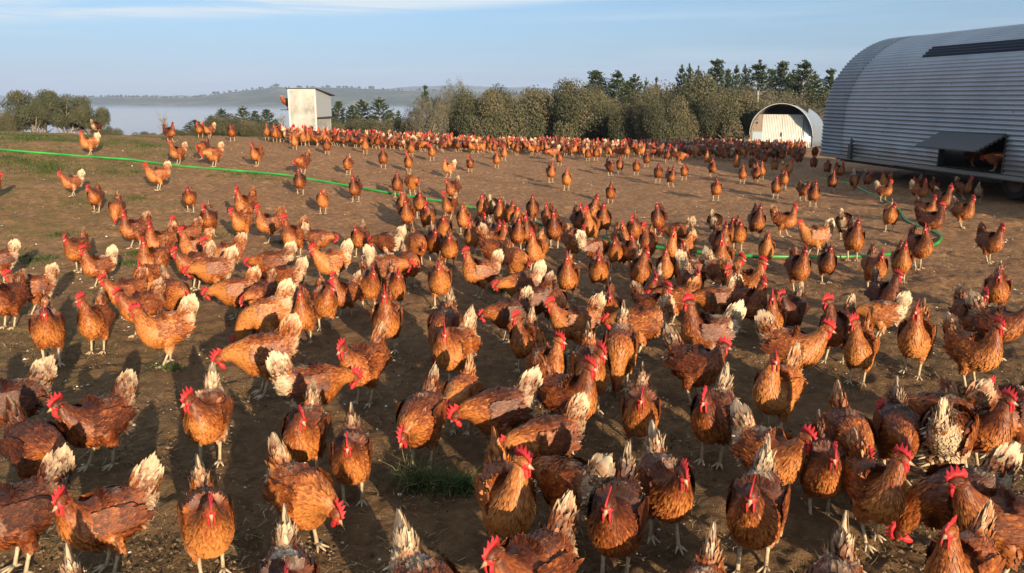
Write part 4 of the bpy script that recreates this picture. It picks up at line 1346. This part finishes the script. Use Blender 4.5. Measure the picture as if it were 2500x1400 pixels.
tag(link('garden_hose', g.mesh('garden_hose', [M_hose])), 'long bright green hose snaking across the paddock and looping back towards the shed', 'hose')

# ------------------------------------------------------------------ litter, straw, grass
M_straw, t, b = mat('straw', .8, .2)
a = N(t, 'ShaderNodeAttribute'); a.attribute_name = 'fcol'; s = N(t, 'ShaderNodeSeparateColor'); t.links.new(a.outputs['Color'], s.inputs[0])
t.links.new(ramp(t, s.outputs[0], [(0, (.16, .105, .05)), (.6, (.36, .26, .13)), (1, (.58, .46, .26))]), b.inputs['Base Color'])
M_chip, t, b = mat('pale_chip', .8, .2)
a = N(t, 'ShaderNodeAttribute'); a.attribute_name = 'fcol'; s = N(t, 'ShaderNodeSeparateColor'); t.links.new(a.outputs['Color'], s.inputs[0])
t.links.new(ramp(t, s.outputs[0], [(0, (.28, .22, .16)), (.6, (.52, .46, .38)), (1, (.78, .74, .68))]), b.inputs['Base Color'])
M_grass, t, b = mat('grass_blade', .7, .25)
a = N(t, 'ShaderNodeAttribute'); a.attribute_name = 'fcol'; s = N(t, 'ShaderNodeSeparateColor'); t.links.new(a.outputs['Color'], s.inputs[0])
t.links.new(ramp(t, s.outputs[0], [(0, (.018, .036, .009)), (.55, (.050, .082, .018)), (.85, (.11, .13, .035)), (1, (.30, .25, .12))]), b.inputs['Base Color'])
def scatter_xy(n, y0, y1, r_, p=1.0, wide=.72):
    Y = y0 + (y1 - y0) * r_.uniform(0, 1, n) ** p
    X = r_.uniform(-wide, wide, n) * (Y + .8)
    return X, Y
r_ = np.random.default_rng(11)
n = 60000
X, Y = scatter_xy(n, 1.6, 9.0, r_, 1.15)
keep_ = np.sin(X * 3.1 + np.sin(Y * 2.3) * 1.4) + np.sin(Y * 3.7 + X * 1.3) > r_.uniform(-2.2, 1.6, n)
X, Y = X[keep_], Y[keep_]; n = len(X)
Z = ground_z(X, Y) + r_.uniform(.004, .014, n)
a = r_.uniform(0, np.pi * 2, n); L = r_.uniform(.005, .016, n) * r_.choice([1, 1, 1.8], n)
d = np.stack([np.cos(a), np.sin(a), r_.normal(0, .22, n)], 1); s_ = np.stack([-np.sin(a), np.cos(a), np.zeros(n)], 1)
c_ = np.stack([X, Y, Z], 1); bend = r_.normal(0, .3, (n, 1)) * s_
wd_ = r_.uniform(.0004, .0011, n)[:, None]
V = np.stack([c_ - d * L[:, None], c_ - d * L[:, None] + s_ * wd_ * 2, c_ + bend * L[:, None] + s_ * wd_ * 2 + (0, 0, .001), c_ + bend * L[:, None] + (0, 0, .001), c_ + d * L[:, None] + s_ * wd_, c_ + d * L[:, None]], 1)
o6 = np.arange(n)[:, None] * 6
g = Geo(); tone = np.repeat(r_.uniform(0, 1, n) ** 1.4, 6)
g.add(V.reshape(-1, 3), [o6 + np.array([[0, 1, 2, 3]]), o6 + np.array([[3, 2, 4, 5]])], 0, np.stack([tone, tone, tone], 1))
tag(link('straw', g.mesh('straw', [M_straw], False)), 'bits of straw and dry stalk trodden into the near soil', kind='stuff')
def lumps(n, y0, y1, smin, smax, r_, p=1.0, flat=.55, tonep=1.0):
    X, Y = scatter_xy(n, y0, y1, r_, p)
    Z = ground_z(X, Y)
    s = r_.uniform(0, 1, n) ** 2.2 * (smax - smin) + smin
    base = np.array([(1, 0, 0), (-.3, .95, 0), (-.8, -.6, 0), (.2, -.9, .2), (.1, .1, 1)])
    an = r_.uniform(0, 6.28, n); ca, sa = np.cos(an), np.sin(an)
    Bq = base[None] * r_.uniform(.6, 1.4, (n, 5, 1)) * s[:, None, None] * np.array([1, 1, flat])
    V = np.stack([Bq[..., 0] * ca[:, None] - Bq[..., 1] * sa[:, None], Bq[..., 0] * sa[:, None] + Bq[..., 1] * ca[:, None], Bq[..., 2]], -1)
    V += np.stack([X, Y, Z], 1)[:, None]
    o5 = np.arange(n)[:, None] * 5
    tri = np.concatenate([o5 + np.array([[0, 1, 4]]), o5 + np.array([[1, 2, 4]]), o5 + np.array([[2, 3, 4]]), o5 + np.array([[3, 0, 4]])])
    tone = np.repeat(r_.uniform(0, 1, n) ** tonep, 5)
    g = Geo(); g.add(V.reshape(-1, 3), tri, 0, np.stack([tone] * 3, 1))
    return g
g = lumps(4200, 1.8, 24, .0035, .012, r_, 1.0, .7, 1.2)
tag(link('litter', g.mesh('litter', [M_chip], False)), 'pale specks of dropped feather, shell and droppings on the soil', kind='stuff')
M_clod, t, b = mat('clod', .95, .1)
a = N(t, 'ShaderNodeAttribute'); a.attribute_name = 'fcol'; s = N(t, 'ShaderNodeSeparateColor'); t.links.new(a.outputs['Color'], s.inputs[0])
t.links.new(ramp(t, s.outputs[0], [(0, (.055, .035, .02)), (1, (.22, .15, .09))]), b.inputs['Base Color'])
g = lumps(60000, 1.6, 15, .002, .0095, r_, 1.3, .9)
tag(link('gravel', g.mesh('gravel', [M_clod], False)), 'crumbs and small clods of brown soil', kind='stuff')

def blades(g, X, Y, H, r_, lean=.5, wd0=.0022, tone=None, Z=None):
    n = len(X)
    Z = ground_z(X, Y) - .004 if Z is None else Z
    a = r_.uniform(0, 6.28, n); ln = r_.uniform(.1, lean, n)
    d = np.stack([np.cos(a) * ln, np.sin(a) * ln, np.ones(n)], 1)
    s_ = np.stack([-np.sin(a), np.cos(a), np.zeros(n)], 1) * wd0
    B = np.stack([X, Y, Z], 1); H = H[:, None]
    mid = B + d * H * .55
    tip = B + d * H * np.array([1.0, 1.0, .92]) + np.stack([np.cos(a), np.sin(a), np.zeros(n)], 1) * H * ln[:, None] * .8
    V = np.stack([B - s_, B + s_, mid - s_ * .8, mid + s_ * .8, tip], 1)
    o5 = np.arange(n)[:, None] * 5
    tone = r_.uniform(0, .85, n) if tone is None else tone
    C = np.repeat(np.stack([tone] * 3, 1), 5, axis=0)
    g.add(V.reshape(-1, 3), [o5 + np.array([[0, 1, 3, 2]]), o5 + np.array([[2, 3, 4]])], 0, C)
g = Geo(); r_ = np.random.default_rng(21)
patches = [(20, 385, .9, 900), (60, 395, .6, 700), (120, 408, .8, 1200), (110, 420, .6, 700), (150, 345, 1.6, 1500), (60, 340, 1.6, 1500), (290, 345, 1.4, 1300), (340, 352, .7, 500), (355, 358, .35, 350), (240, 352, .9, 700),
           (300, 400, .5, 250), (270, 420, .4, 250), (330, 420, .4, 250), (620, 428, .35, 220), (660, 440, .35, 220), (580, 426, .3, 180), (470, 365, .5, 300), (690, 325, 1.2, 900), (640, 330, 1.2, 700), (520, 330, 1.0, 500), (400, 336, 1.0, 500),
           (330, 485, .2, 200), (90, 636, .22, 500), (60, 628, .16, 260), (150, 575, .22, 240), (320, 645, .16, 420), (330, 620, .12, 200), (500, 575, .22, 240), (690, 592, .10, 160), (405, 905, .10, 160), (230, 350, 1.0, 600), (0, 330, 1.5, 1200), (100, 332, 2.2, 1800), (220, 335, 1.8, 1200), (330, 335, 1.4, 800),
           (1230, 712, .10, 260), (1215, 705, .08, 160), (820, 445, .25, 90), (520, 430, .5, 160), (210, 500, .5, 160), (400, 380, .7, 250)]
for px, py, rad, n in patches:
    c0 = on_ground(px, py)
    n = int(n * 1.1)
    ang = r_.uniform(0, 6.28, n); q = np.abs(r_.normal(0, .5, n)) * rad
    X = c0.x + np.cos(ang) * q * 1.5; Y = c0.y + np.sin(ang) * q
    blades(g, X, Y, r_.uniform(.015, .045, n), r_, .9, .0030)
n = 5000                                       # thin sward over the west slope
X = r_.uniform(-11, -1.5, n); Y = r_.uniform(3, 18, n)
k = (X + Y * .33) < r_.uniform(-2.5, 1.6, n)
blades(g, X[k], Y[k], r_.uniform(.01, .03, k.sum()), r_, 1.0, .0028)
tag(link('grass', g.mesh('grass', [M_grass], False)), 'short green grass in scattered patches on the far slope', kind='stuff')
# rank tuft in the foreground
def tuft(px, py, rad, n, hmax, label, r_, dry=.08):
    c0 = on_ground(px, py); g = Geo()
    ang = r_.uniform(0, 6.28, n); q = np.abs(r_.normal(0, .45, n)) * rad
    X = np.cos(ang) * q * 1.5; Y = np.sin(ang) * q * .8
    tone = r_.uniform(0, .75, n); dr = r_.random(n) < dry; tone[dr] = 1.0
    H = hmax * r_.uniform(.25, 1, n) * np.clip(1.15 - q / rad * .6, .2, 1)
    blades(g, X, Y, H, r_, 1.0, .0018, tone, Z=np.full(n, -.004))
    tag(link('grass_tuft', g.mesh('grass_tuft', [M_grass], False), loc=(c0.x, c0.y, gz(c0.x, c0.y))), label, 'grass tuft', 'rank grass tufts in the foreground', kind='stuff')
tuft(1040, 1190, .13, 620, .10, 'long dark grass tuft with dry stalks beside a hen looking down', r_, .10)
tuft(1125, 1195, .13, 560, .085, 'second dark grass tuft, just behind the upright golden hen', r_, .04)
tuft(1005, 1160, .06, 90, .15, 'wispy clump of dry bleached stalks at the back of the grass tuft', r_, .7)

# ------------------------------------------------------------------ the flock
# x, y of the feet in the photo; facing (0 to the viewer, + towards the shed side, 180 away); neck a/n/l/p; head turn; tone; pale
H = """
55 1398 -70 n 0 .30 .55|110 1218 25 l 0 .18 .35|250 1142 -60 n 0 .25 .50|275 1398 -76 n 0 .45 .60|215 1700 0 l 0 .40 .70|520 1412 4 n 0 .72 .62|515 1132 -15 n -20 .50 .95
35 1092 -80 n 0 .20 .55|128 890 -2 n 0 .42 .45|240 862 -22 a -10 .50 .40|25 802 -45 a 0 .38 .30|88 768 -76 n 0 .50 .60|0 694 -80 n 0 .40 .70|194 664 -30 n 0 .35 .30|246 704 -68 a 0 .58 .95
237 519 -18 n -15 .42 .30|290 552 -12 p 0 .45 .45|332 608 -64 a 0 .40 .35|380 692 -50 a 20 .50 .35|372 745 -38 n 0 .60 .35|466 519 -6 n 0 .48 .40|514 580 -5 n 0 .18 .35
602 546 -40 a 0 .45 .30|592 588 -30 n -20 .75 .30|660 593 -66 a 0 .50 .30|782 628 70 l 0 .45 .55|722 628 -45 a -10 .45 .30|700 738 -115 l 0 .60 .60|480 652 -72 a 0 .62 .35|552 682 -76 n 0 .60 .45
480 708 -62 n 0 .45 .55|575 778 -82 l 0 .66 .45|434 792 22 l 0 .40 .50|350 822 -58 n 0 .50 .40|410 892 -70 n 0 .78 .85|312 778 -65 n 0 .55 .35|650 852 -74 p 0 .82 .72|645 966 -82 l 0 .72 .50
640 792 -40 l 0 .45 .40|745 838 -6 a 0 .52 .30|796 808 8 n 0 .50 .30|845 777 -48 a 0 .62 .50|812 702 -66 n 0 .82 .90|880 627 -15 n 0 .40 .60|948 644 -118 l 0 .45 1.0|948 712 76 l 0 .50 .95
966 762 10 n 0 .50 .40|948 864 -4 a 0 .60 .30|890 988 -38 n 0 .60 .40|772 1044 100 l 0 .52 .80|752 1172 -16 n 0 .50 .72|862 1228 -4 n 0 .45 .60|750 1346 32 l 0 .62 .62|715 1610 -2 n 0 .40 .95
1030 1142 -22 l 0 .38 .55|1050 1640 25 l 0 .40 1.0|1085 888 -18 p 0 .40 .50|1112 948 -32 n 0 .72 .70|1126 1058 -20 l 0 .78 .50|1215 1112 -70 l 0 .50 .62|1238 1362 14 a 10 .76 .20|1330 1190 -64 l 0 .50 .60
1385 1312 -132 l 0 .72 .82|1292 1560 -40 n 0 .42 .50|1500 1412 -10 n 0 .30 .60|1620 1326 20 n 0 .48 .78|1700 1640 -8 l 0 .70 .70|1835 1396 -6 n 0 .36 .85|1560 1110 0 n 0 .55 .55|1735 1132 -14 n 0 .32 .70
1872 1232 55 n 0 .60 .78|1998 1262 12 n 0 .38 .35|2122 1322 34 a 20 .70 .35|2060 1188 22 l 0 .38 .40|2180 1172 10 l 0 .22 .60|2270 1132 -80 l 0 .36 .50|2370 1152 58 a 0 .42 .35|2300 1182 168 l 0 .60 1.0
2446 1122 -30 n 0 .38 .60|2310 1352 -62 p 0 .25 .60|2430 1422 -70 n 0 .50 .62|2322 1530 -20 a 0 .66 .50|2022 1662 0 l 0 .45 .85|1888 1062 -25 a 0 .88 .50|1930 946 80 n 0 .72 .60|2090 937 -10 a -25 .66 .15
2036 886 -25 a -20 .40 .50|2140 836 -80 l 0 .82 .95|2152 792 30 a 0 .22 .40|2225 916 -6 a 0 .60 .35|2366 948 55 a 0 .58 .50|2426 872 70 n 0 .34 .50|2360 846 32 a 0 .40 .40|2425 772 0 n 0 .42 .50
1880 852 -4 a 0 .60 .25|1926 828 -20 n 0 .20 .45|1722 902 -70 a 0 .45 .95|1694 988 60 n 10 .28 .50|1592 818 58 a 0 .45 .45|1642 792 -92 l 0 .66 .30|1510 952 -4 p 0 .58 .70|1440 1012 6 n 10 .50 .45
1338 988 20 a 15 .72 .20|1280 908 -18 a -10 .50 .55|1386 1078 52 a 0 .55 .30|1400 868 -70 n 0 .68 .60|1292 808 -76 p 0 .40 .35|1272 764 -70 l 0 .50 .90|1486 822 0 n 0 .38 .40|1386 737 -4 a 0 .60 .35
1460 717 0 n 0 .60 .40|1075 750 -2 n 0 .66 .40|1172 727 -70 a 0 .60 .62|1262 692 32 l 0 .50 .45|1214 672 60 p 0 .50 .40|1308 667 -20 a 0 .70 .30|1020 652 15 l 0 .48 .55|1060 642 6 n 0 .20 .70
1098 657 0 n 0 .50 .30|1086 602 -4 n 0 .55 .40|1152 622 0 a 0 .62 .30|1212 642 62 a 0 .60 .60|1206 620 20 n 0 .28 .60|1262 616 10 a 0 .45 .40|1098 537 -35 a 0 .45 .40|1106 496 -30 n 0 .38 .55
1180 547 -8 a 0 .50 .40|1204 542 165 l 0 .20 .95|1222 562 -5 a 0 .55 .35|1240 563 20 n 0 .38 .70|1263 582 0 a 0 .75 .30|1300 547 0 a 0 .28 .25|1353 608 -5 a 0 .28 .20|1338 572 -12 a 0 .40 .35
1415 582 20 a 0 .30 .45|1450 557 0 a 0 .50 .40|1440 602 -10 a 0 .72 .35|1472 582 0 a 0 .36 .35|1490 499 0 n 0 .32 .20|1383 466 0 a 0 .82 .30|1345 447 10 a 0 .45 .20|1516 632 20 a 0 .70 .30
1532 662 32 a 0 .28 .30|1452 657 104 l 0 .55 .90|1606 577 -10 a 0 .22 .50|1580 642 -10 a 0 .50 .30|1652 612 -104 l 0 .52 .60|1656 662 -50 a 0 .86 .40|1622 707 0 a 0 .66 .30|1700 717 92 l 0 .45 1.0
1762 727 60 n 0 .60 .90|1786 772 -12 a 0 .55 .35|1816 762 66 a 0 .66 .40|1760 692 -6 a 0 .62 .35|1756 642 20 a 0 .42 .35|1786 612 0 a 0 .50 .30|1800 614 6 n 0 .48 .20|1745 577 160 l 0 .22 .60
1845 587 12 a 0 .20 .30|1868 653 4 a 0 .80 .15|1913 579 70 a 0 .60 .40|1984 627 -66 n 0 .85 .65|1945 713 20 a 0 .32 .20|2015 692 10 a 0 .22 .15|1984 506 10 a 0 .38 .20|1960 492 30 n 0 .30 .45
1893 485 0 a 0 .32 .25|1912 463 10 n 0 .60 .30|1747 491 4 n 0 .42 .25|1920 438 42 a 0 .88 .50|1812 449 0 a 0 .45 .20|1845 449 20 a 0 .35 .45|1858 439 0 a 0 .55 .25|1797 419 0 a 0 .88 .20
1738 433 18 a 0 .36 .20|1725 406 0 a 0 .82 .25|1637 457 20 a 0 .36 .30|1606 447 0 n 0 .25 .20|1670 441 -6 n 0 .45 .35|1578 409 4 n 0 .30 .30|1553 429 0 n 0 .45 .30|1513 424 0 a 0 .55 .30
1489 430 24 n 0 .28 .35|1435 394 0 n 0 .42 .25|1455 393 0 n 0 .40 .20|1366 406 0 n 0 .45 .20|1350 392 -62 l 0 .55 .70|1324 376 0 n 0 .35 .25|1262 380 8 a 0 .35 .25|1213 412 0 a 0 .55 .15|1230 394 10 a 0 .80 .20
1148 421 0 n 0 .35 .20|1095 435 -60 a 0 .88 1.0|1055 393 0 n 0 .60 .45|1004 383 0 n 0 .55 .40|998 422 0 a 0 .50 .15|971 482 0 a 0 .35 .30|1008 480 26 l 0 .58 .60|986 541 -6 a 0 .50 .50
936 413 0 a 0 .30 .20|892 377 0 n 0 .66 .20|851 428 -14 n 0 .42 .55|799 379 0 n 0 .25 .25|740 426 -42 l 0 .35 .30|734 478 -6 a 0 .22 .60|789 523 -8 n 0 .72 .25|869 494 -16 a 0 .22 .15
720 368 -4 a 0 .72 .20|628 407 -32 a 0 .48 .20|568 346 -8 n 0 .30 .25|523 409 -60 l 0 .68 .55|498 390 -30 l 0 .28 .30|490 338 -20 n 0 .40 .60|512 338 -60 n 0 .48 .60|436 403 -58 a 0 .62 .60
417 348 40 a 0 .28 .15|388 466 -70 n 0 .72 .55|221 380 -68 a 0 .78 .85|238 334 150 l 0 .40 .60|180 480 -68 n 0 .55 1.0|-22 492 80 n 0 .20 .30
2030 470 6 a 0 .28 .60|2018 430 0 n 0 .25 .20|2048 440 30 a 0 .45 .30|2083 467 8 p 0 .36 .95|2116 462 22 n 0 .28 .50|2160 472 -28 a 0 .66 .40|2156 494 64 a 0 .48 1.0|2236 477 -22 n 0 .50 .50
2242 498 60 a 0 .50 .70|2278 482 170 l 0 .66 .35|2322 492 172 l 0 .60 1.0|2350 487 58 a 0 .45 .35|2386 497 176 l 0 .45 1.0|2298 522 40 a 0 .35 .40|2256 550 50 a 0 .50 .45|2268 582 66 a 0 .20 .15
2346 557 52 a 0 .52 .62|2170 567 0 n 0 .62 .55|2060 588 160 l 0 .22 .55|2080 637 10 a 0 .50 .45|2130 714 14 n 0 .56 .40|2195 690 8 a 0 .58 .35|2240 657 30 a 0 .50 .30|2412 642 42 a 0 .42 .20
1988 390 -175 l 0 .80 .30|1985 418 0 n 0 .25 .15|1950 405 10 n 0 .22 .20|1645 392 18 a 0 .35 .35|1628 398 10 n 0 .30 .45|1660 402 60 l 0 .50 .40|1530 388 0 n 0 .55 .40|1545 372 4 a 0 .40 .30
1890 425 0 n 0 .60 .45|1865 405 20 n 0 .45 .45|1880 392 -20 l 0 .50 .35|1835 420 8 n 0 .25 .80|1395 352 70 n 0 .50 .50|1128 360 0 n 0 .50 .40|1195 372 30 n 0 .50 .30|1440 372 10 n 0 .55 .30
395 642 -60 a 0 .50 .40|457 622 -66 a 0 .62 .35|524 722 -78 l 0 .55 .60|668 702 -96 l 0 .52 .55|902 762 14 n 0 .40 .45|1002 702 22 l 0 .50 .60|996 566 -10 a 0 .48 .40|1046 572 4 n 0 .30 .50
1132 574 -6 a 0 .66 .30|1026 534 0 n 0 .50 .55|1172 604 12 a 0 .35 .30|1290 612 -14 a 0 .26 .35|1502 662 -6 n 0 .58 .45|1548 604 0 n 0 .40 .40|1562 724 6 a 0 .50 .50|1684 762 16 n 0 .42 .70
1742 800 -70 l 0 .40 .80|1596 770 -12 n 0 .30 .55|1352 806 20 l 0 .48 .60|1238 836 -66 l 0 .34 .50|1558 872 -90 l 0 .62 .50|1826 812 40 a 0 .60 .40|1664 706 -8 a 0 .55 .40|1402 642 30 n 0 .62 .35
"""
hens = []
for row in H.strip().replace('\n', '|').split('|'):
    v = row.split()
    hens.append((float(v[0]), float(v[1]), float(v[2]), v[3], float(v[4]), float(v[5]), float(v[6])))
tone_w = lambda a: 'dark chestnut' if a < .30 else 'deep russet' if a < .45 else 'red-brown' if a < .57 else 'orange-brown' if a < .72 else 'golden'
pale_w = lambda p: 'cream-rumped' if p >= .9 else 'pale-tailed' if p >= .6 else 'brown-tailed' if p < .3 else 'light-tailed'
pose_w = {'a': 'upright', 'n': 'strolling', 'l': 'stooping', 'p': 'pecking'}
def face_w(f):
    f = (f + 180) % 360 - 180
    if abs(f) > 125: return 'seen from behind'
    if f > 35: return 'turned towards the big shed'
    if f < -35: return 'turned away from the big shed'
    return 'facing the viewer'
ordw = ['first', 'second', 'third', 'fourth', 'fifth', 'sixth', 'seventh', 'eighth', 'ninth', 'tenth', 'eleventh', 'twelfth', 'thirteenth', 'fourteenth', 'fifteenth', 'sixteenth', 'seventeenth', 'eighteenth', 'nineteenth', 'twentieth']
hens.sort(key=lambda h: -h[1])
# rows of hens by how far up the paddock they stand
rows = []
k = 0; size = [10, 11, 12, 12, 13, 13, 14, 14, 15, 15, 16, 16, 16, 17, 18, 20, 20, 20]
for s in size:
    rows.append(sorted(hens[k:k + s], key=lambda h: -h[0])); k += s
while k < len(hens):
    rows.append(sorted(hens[k:k + 20], key=lambda h: -h[0])); k += 20
labels = {}
for ri, rw in enumerate(rows):
    for ci, h in enumerate(rw):
        labels[id(h)] = f"{tone_w(h[5])} {pale_w(h[6])} hen, {pose_w[h[3]]}, {ordw[ci]} from shed side in {ordw[ri]} row"
import json
r_ = np.random.default_rng(5)
def hen_at(x, y, z, face, pose, turn, tone, pale, label, group, parts=True, scale=None, tilt=0):
    stance = int(r_.integers(0, 3)) if pose in 'an' else 0
    tq = 0 if abs(turn) < 8 else (35 if turn > 0 else -35)
    if tq == 0 and pose in 'an' and r_.random() < .30: tq = int(r_.choice([-35, 35]))
    L = lib(pose, tq, stance, int(r_.integers(0, 3)) if tq == 0 else 0)
    sc = (1.0 + r_.normal(0, .05)) * (1.06 if y < 4.6 else 1.0) if scale is None else scale
    # facing: local +x is the hen's front; 0 means towards the viewer
    rz = math.atan2(-y, -x) + R(face)
    tone = float(np.clip(tone + r_.normal(0, .05), .08, .95)); col = (tone, pale, float(r_.random()), 1)
    mul = .965
    if parts:
        o = link('hen', L['body'], loc=(x, y, z))
        for k, nm, mi in PART:
            c = link(nm, L[k], o); c.color = col
    else:
        o = link('hen', L['full'], loc=(x, y, z))
    o.color = col
    o.scale = (sc * mul,) * 3
    o.rotation_euler = (0, tilt, rz)
    tag(o, label, 'hen', group)
    return o
GF = 'brown hens roaming the paddock'
# make protos in a stable order
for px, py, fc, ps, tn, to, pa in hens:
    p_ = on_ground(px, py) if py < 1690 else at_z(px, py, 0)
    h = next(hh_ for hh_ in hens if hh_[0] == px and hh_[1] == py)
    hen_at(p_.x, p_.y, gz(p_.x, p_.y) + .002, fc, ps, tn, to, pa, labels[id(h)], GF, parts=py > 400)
# two hens in the hatch, one on the cabinet's perch
def in_shed(xl, yl, zl_): return SM @ Vector((xl, yl, zl_))
q = in_shed(.13, yN + (yF - yN) * .22, zb + .022)
hen_at(q.x, q.y, q.z, -78, 'l', 0, .55, .5, 'orange-brown hen bending forward inside the shed hatch', GF)
q = in_shed(.45, yN + (yF - yN) * .82, zb + .022)
hen_at(q.x, q.y, q.z, 100, 'n', 0, .35, .4, 'shadowed hen deep inside the far end of the shed hatch', GF)
pq = cab.matrix_basis @ Vector((-.10, .42, zp))
hen_at(pq.x, pq.y, pq.z, 75, 'l', 0, .62, .3, 'orange hen perched on the little ledge of the white cabinet', GF, scale=.95)
NIND = len(hens) + 3
print('hens placed', NIND)
# the crowd along the crest
def crest_py(px): return float(np.interp(px, [650, 760, 1000, 1200, 1500, 1800, 1950], [342, 347, 357, 363, 369, 369, 369]))
band_hi = lambda px: float(np.interp(px, [650, 760, 1000, 1200, 1500, 1800, 1950], [348, 356, 370, 378, 386, 396, 402]))
cands = []
tries = 0
while len(cands) < 300 and tries < 20000:
    tries += 1
    px = float(r_.uniform(652, 1960)); lo_ = crest_py(px); hi_ = band_hi(px)
    py = lo_ + (hi_ - lo_) * float(r_.random()) ** 1.7
    if all((px - a) ** 2 + ((py - b2) * 1.8) ** 2 > 7.5 ** 2 for a, b2 in cands) and all((px - h[0]) ** 2 + ((py - h[1]) * 1.5) ** 2 > 12 ** 2 for h in hens):
        cands.append((px, py))
cands.sort(key=lambda c: -c[1])
n_ind = max(0, 299 - NIND)
def rnd_hen():
    f = float(r_.choice([0, 0, 0, -20, 20, -65, 65, 110, -110, 170])) + float(r_.normal(0, 10))
    ps = str(r_.choice(['a', 'a', 'n', 'n', 'l', 'p']))
    return f, ps, float(np.clip(r_.normal(.48, .2), .15, .9)), float(np.clip(r_.normal(.45, .25), .1, 1))
place = lambda px: 'before the white cabinet' if px < 860 else 'before the low pines' if px < 1060 else 'before the pale-limbed scrub' if px < 1300 else 'before the middle scrub' if px < 1560 else 'before the tallest scrub' if px < 1830 else 'before the little arched shed'
used_lab = set()
for px, py in cands[:n_ind]:
    p_ = on_ground(px, py)
    for _ in range(60):
        f, ps, to, pa = rnd_hen()
        lab = f'small distant {tone_w(to)} {pale_w(pa)} hen, {pose_w[ps]}, {place(px)}'
        if lab not in used_lab: break
    used_lab.add(lab)
    hen_at(p_.x, p_.y, gz(p_.x, p_.y), f, ps, 0, to, pa, lab, 'distant hens crowding the crest', parts=False)
low = {ps: make_hen(ps, 0, 0, 5, low=True) for ps in 'anlp'}
lowfull = {}
for ps, G in low.items():
    fg = Geo(); fg.merge(G['body'])
    for k, nm, mi in PART: fg.merge(G[k], matoff=mi)
    lowfull[ps] = fg
fl = Geo(); ext = []
for px, py in cands[n_ind:]:
    p_ = on_ground(px, py); f, ps, to, pa = rnd_hen()
    M_ = Matrix.Translation((p_.x, p_.y, gz(p_.x, p_.y))) @ Matrix.Rotation(math.atan2(-p_.y, -p_.x) + R(f), 4, 'Z') @ Matrix.Scale(.965, 4)
    _, nv = fl.merge(lowfull[ps], M_)
    ext.append(np.tile([to, pa, 0], (nv, 1)))
for _ in range(90):                            # more behind the crest line, only backs and heads showing
    px = float(r_.uniform(700, 1900)); X0 = at_Y(px, 350, 26)
    Yv = float(np.interp(X0.x, YX, YC)) + float(r_.uniform(.5, 2.2)); X = (px - 1250) / F * Yv * math.cos(PITCH)
    f, ps, to, pa = rnd_hen(); ps = 'a' if ps == 'p' else ps
    M_ = Matrix.Translation((X, Yv, gz(X, Yv))) @ Matrix.Rotation(math.atan2(-Yv, -X) + R(f), 4, 'Z') @ Matrix.Scale(.965, 4)
    _, nv = fl.merge(lowfull[ps], M_)
    ext.append(np.tile([to, pa, 0], (nv, 1)))
o = link('flock', fl.mesh('flock', [M_plume_flock, M_red, M_leg, M_horn, M_eye], extra=np.concatenate(ext)))
tag(o, 'farthest brown hens packed together along the crest', kind='stuff')
print('objects', len(scn.objects))
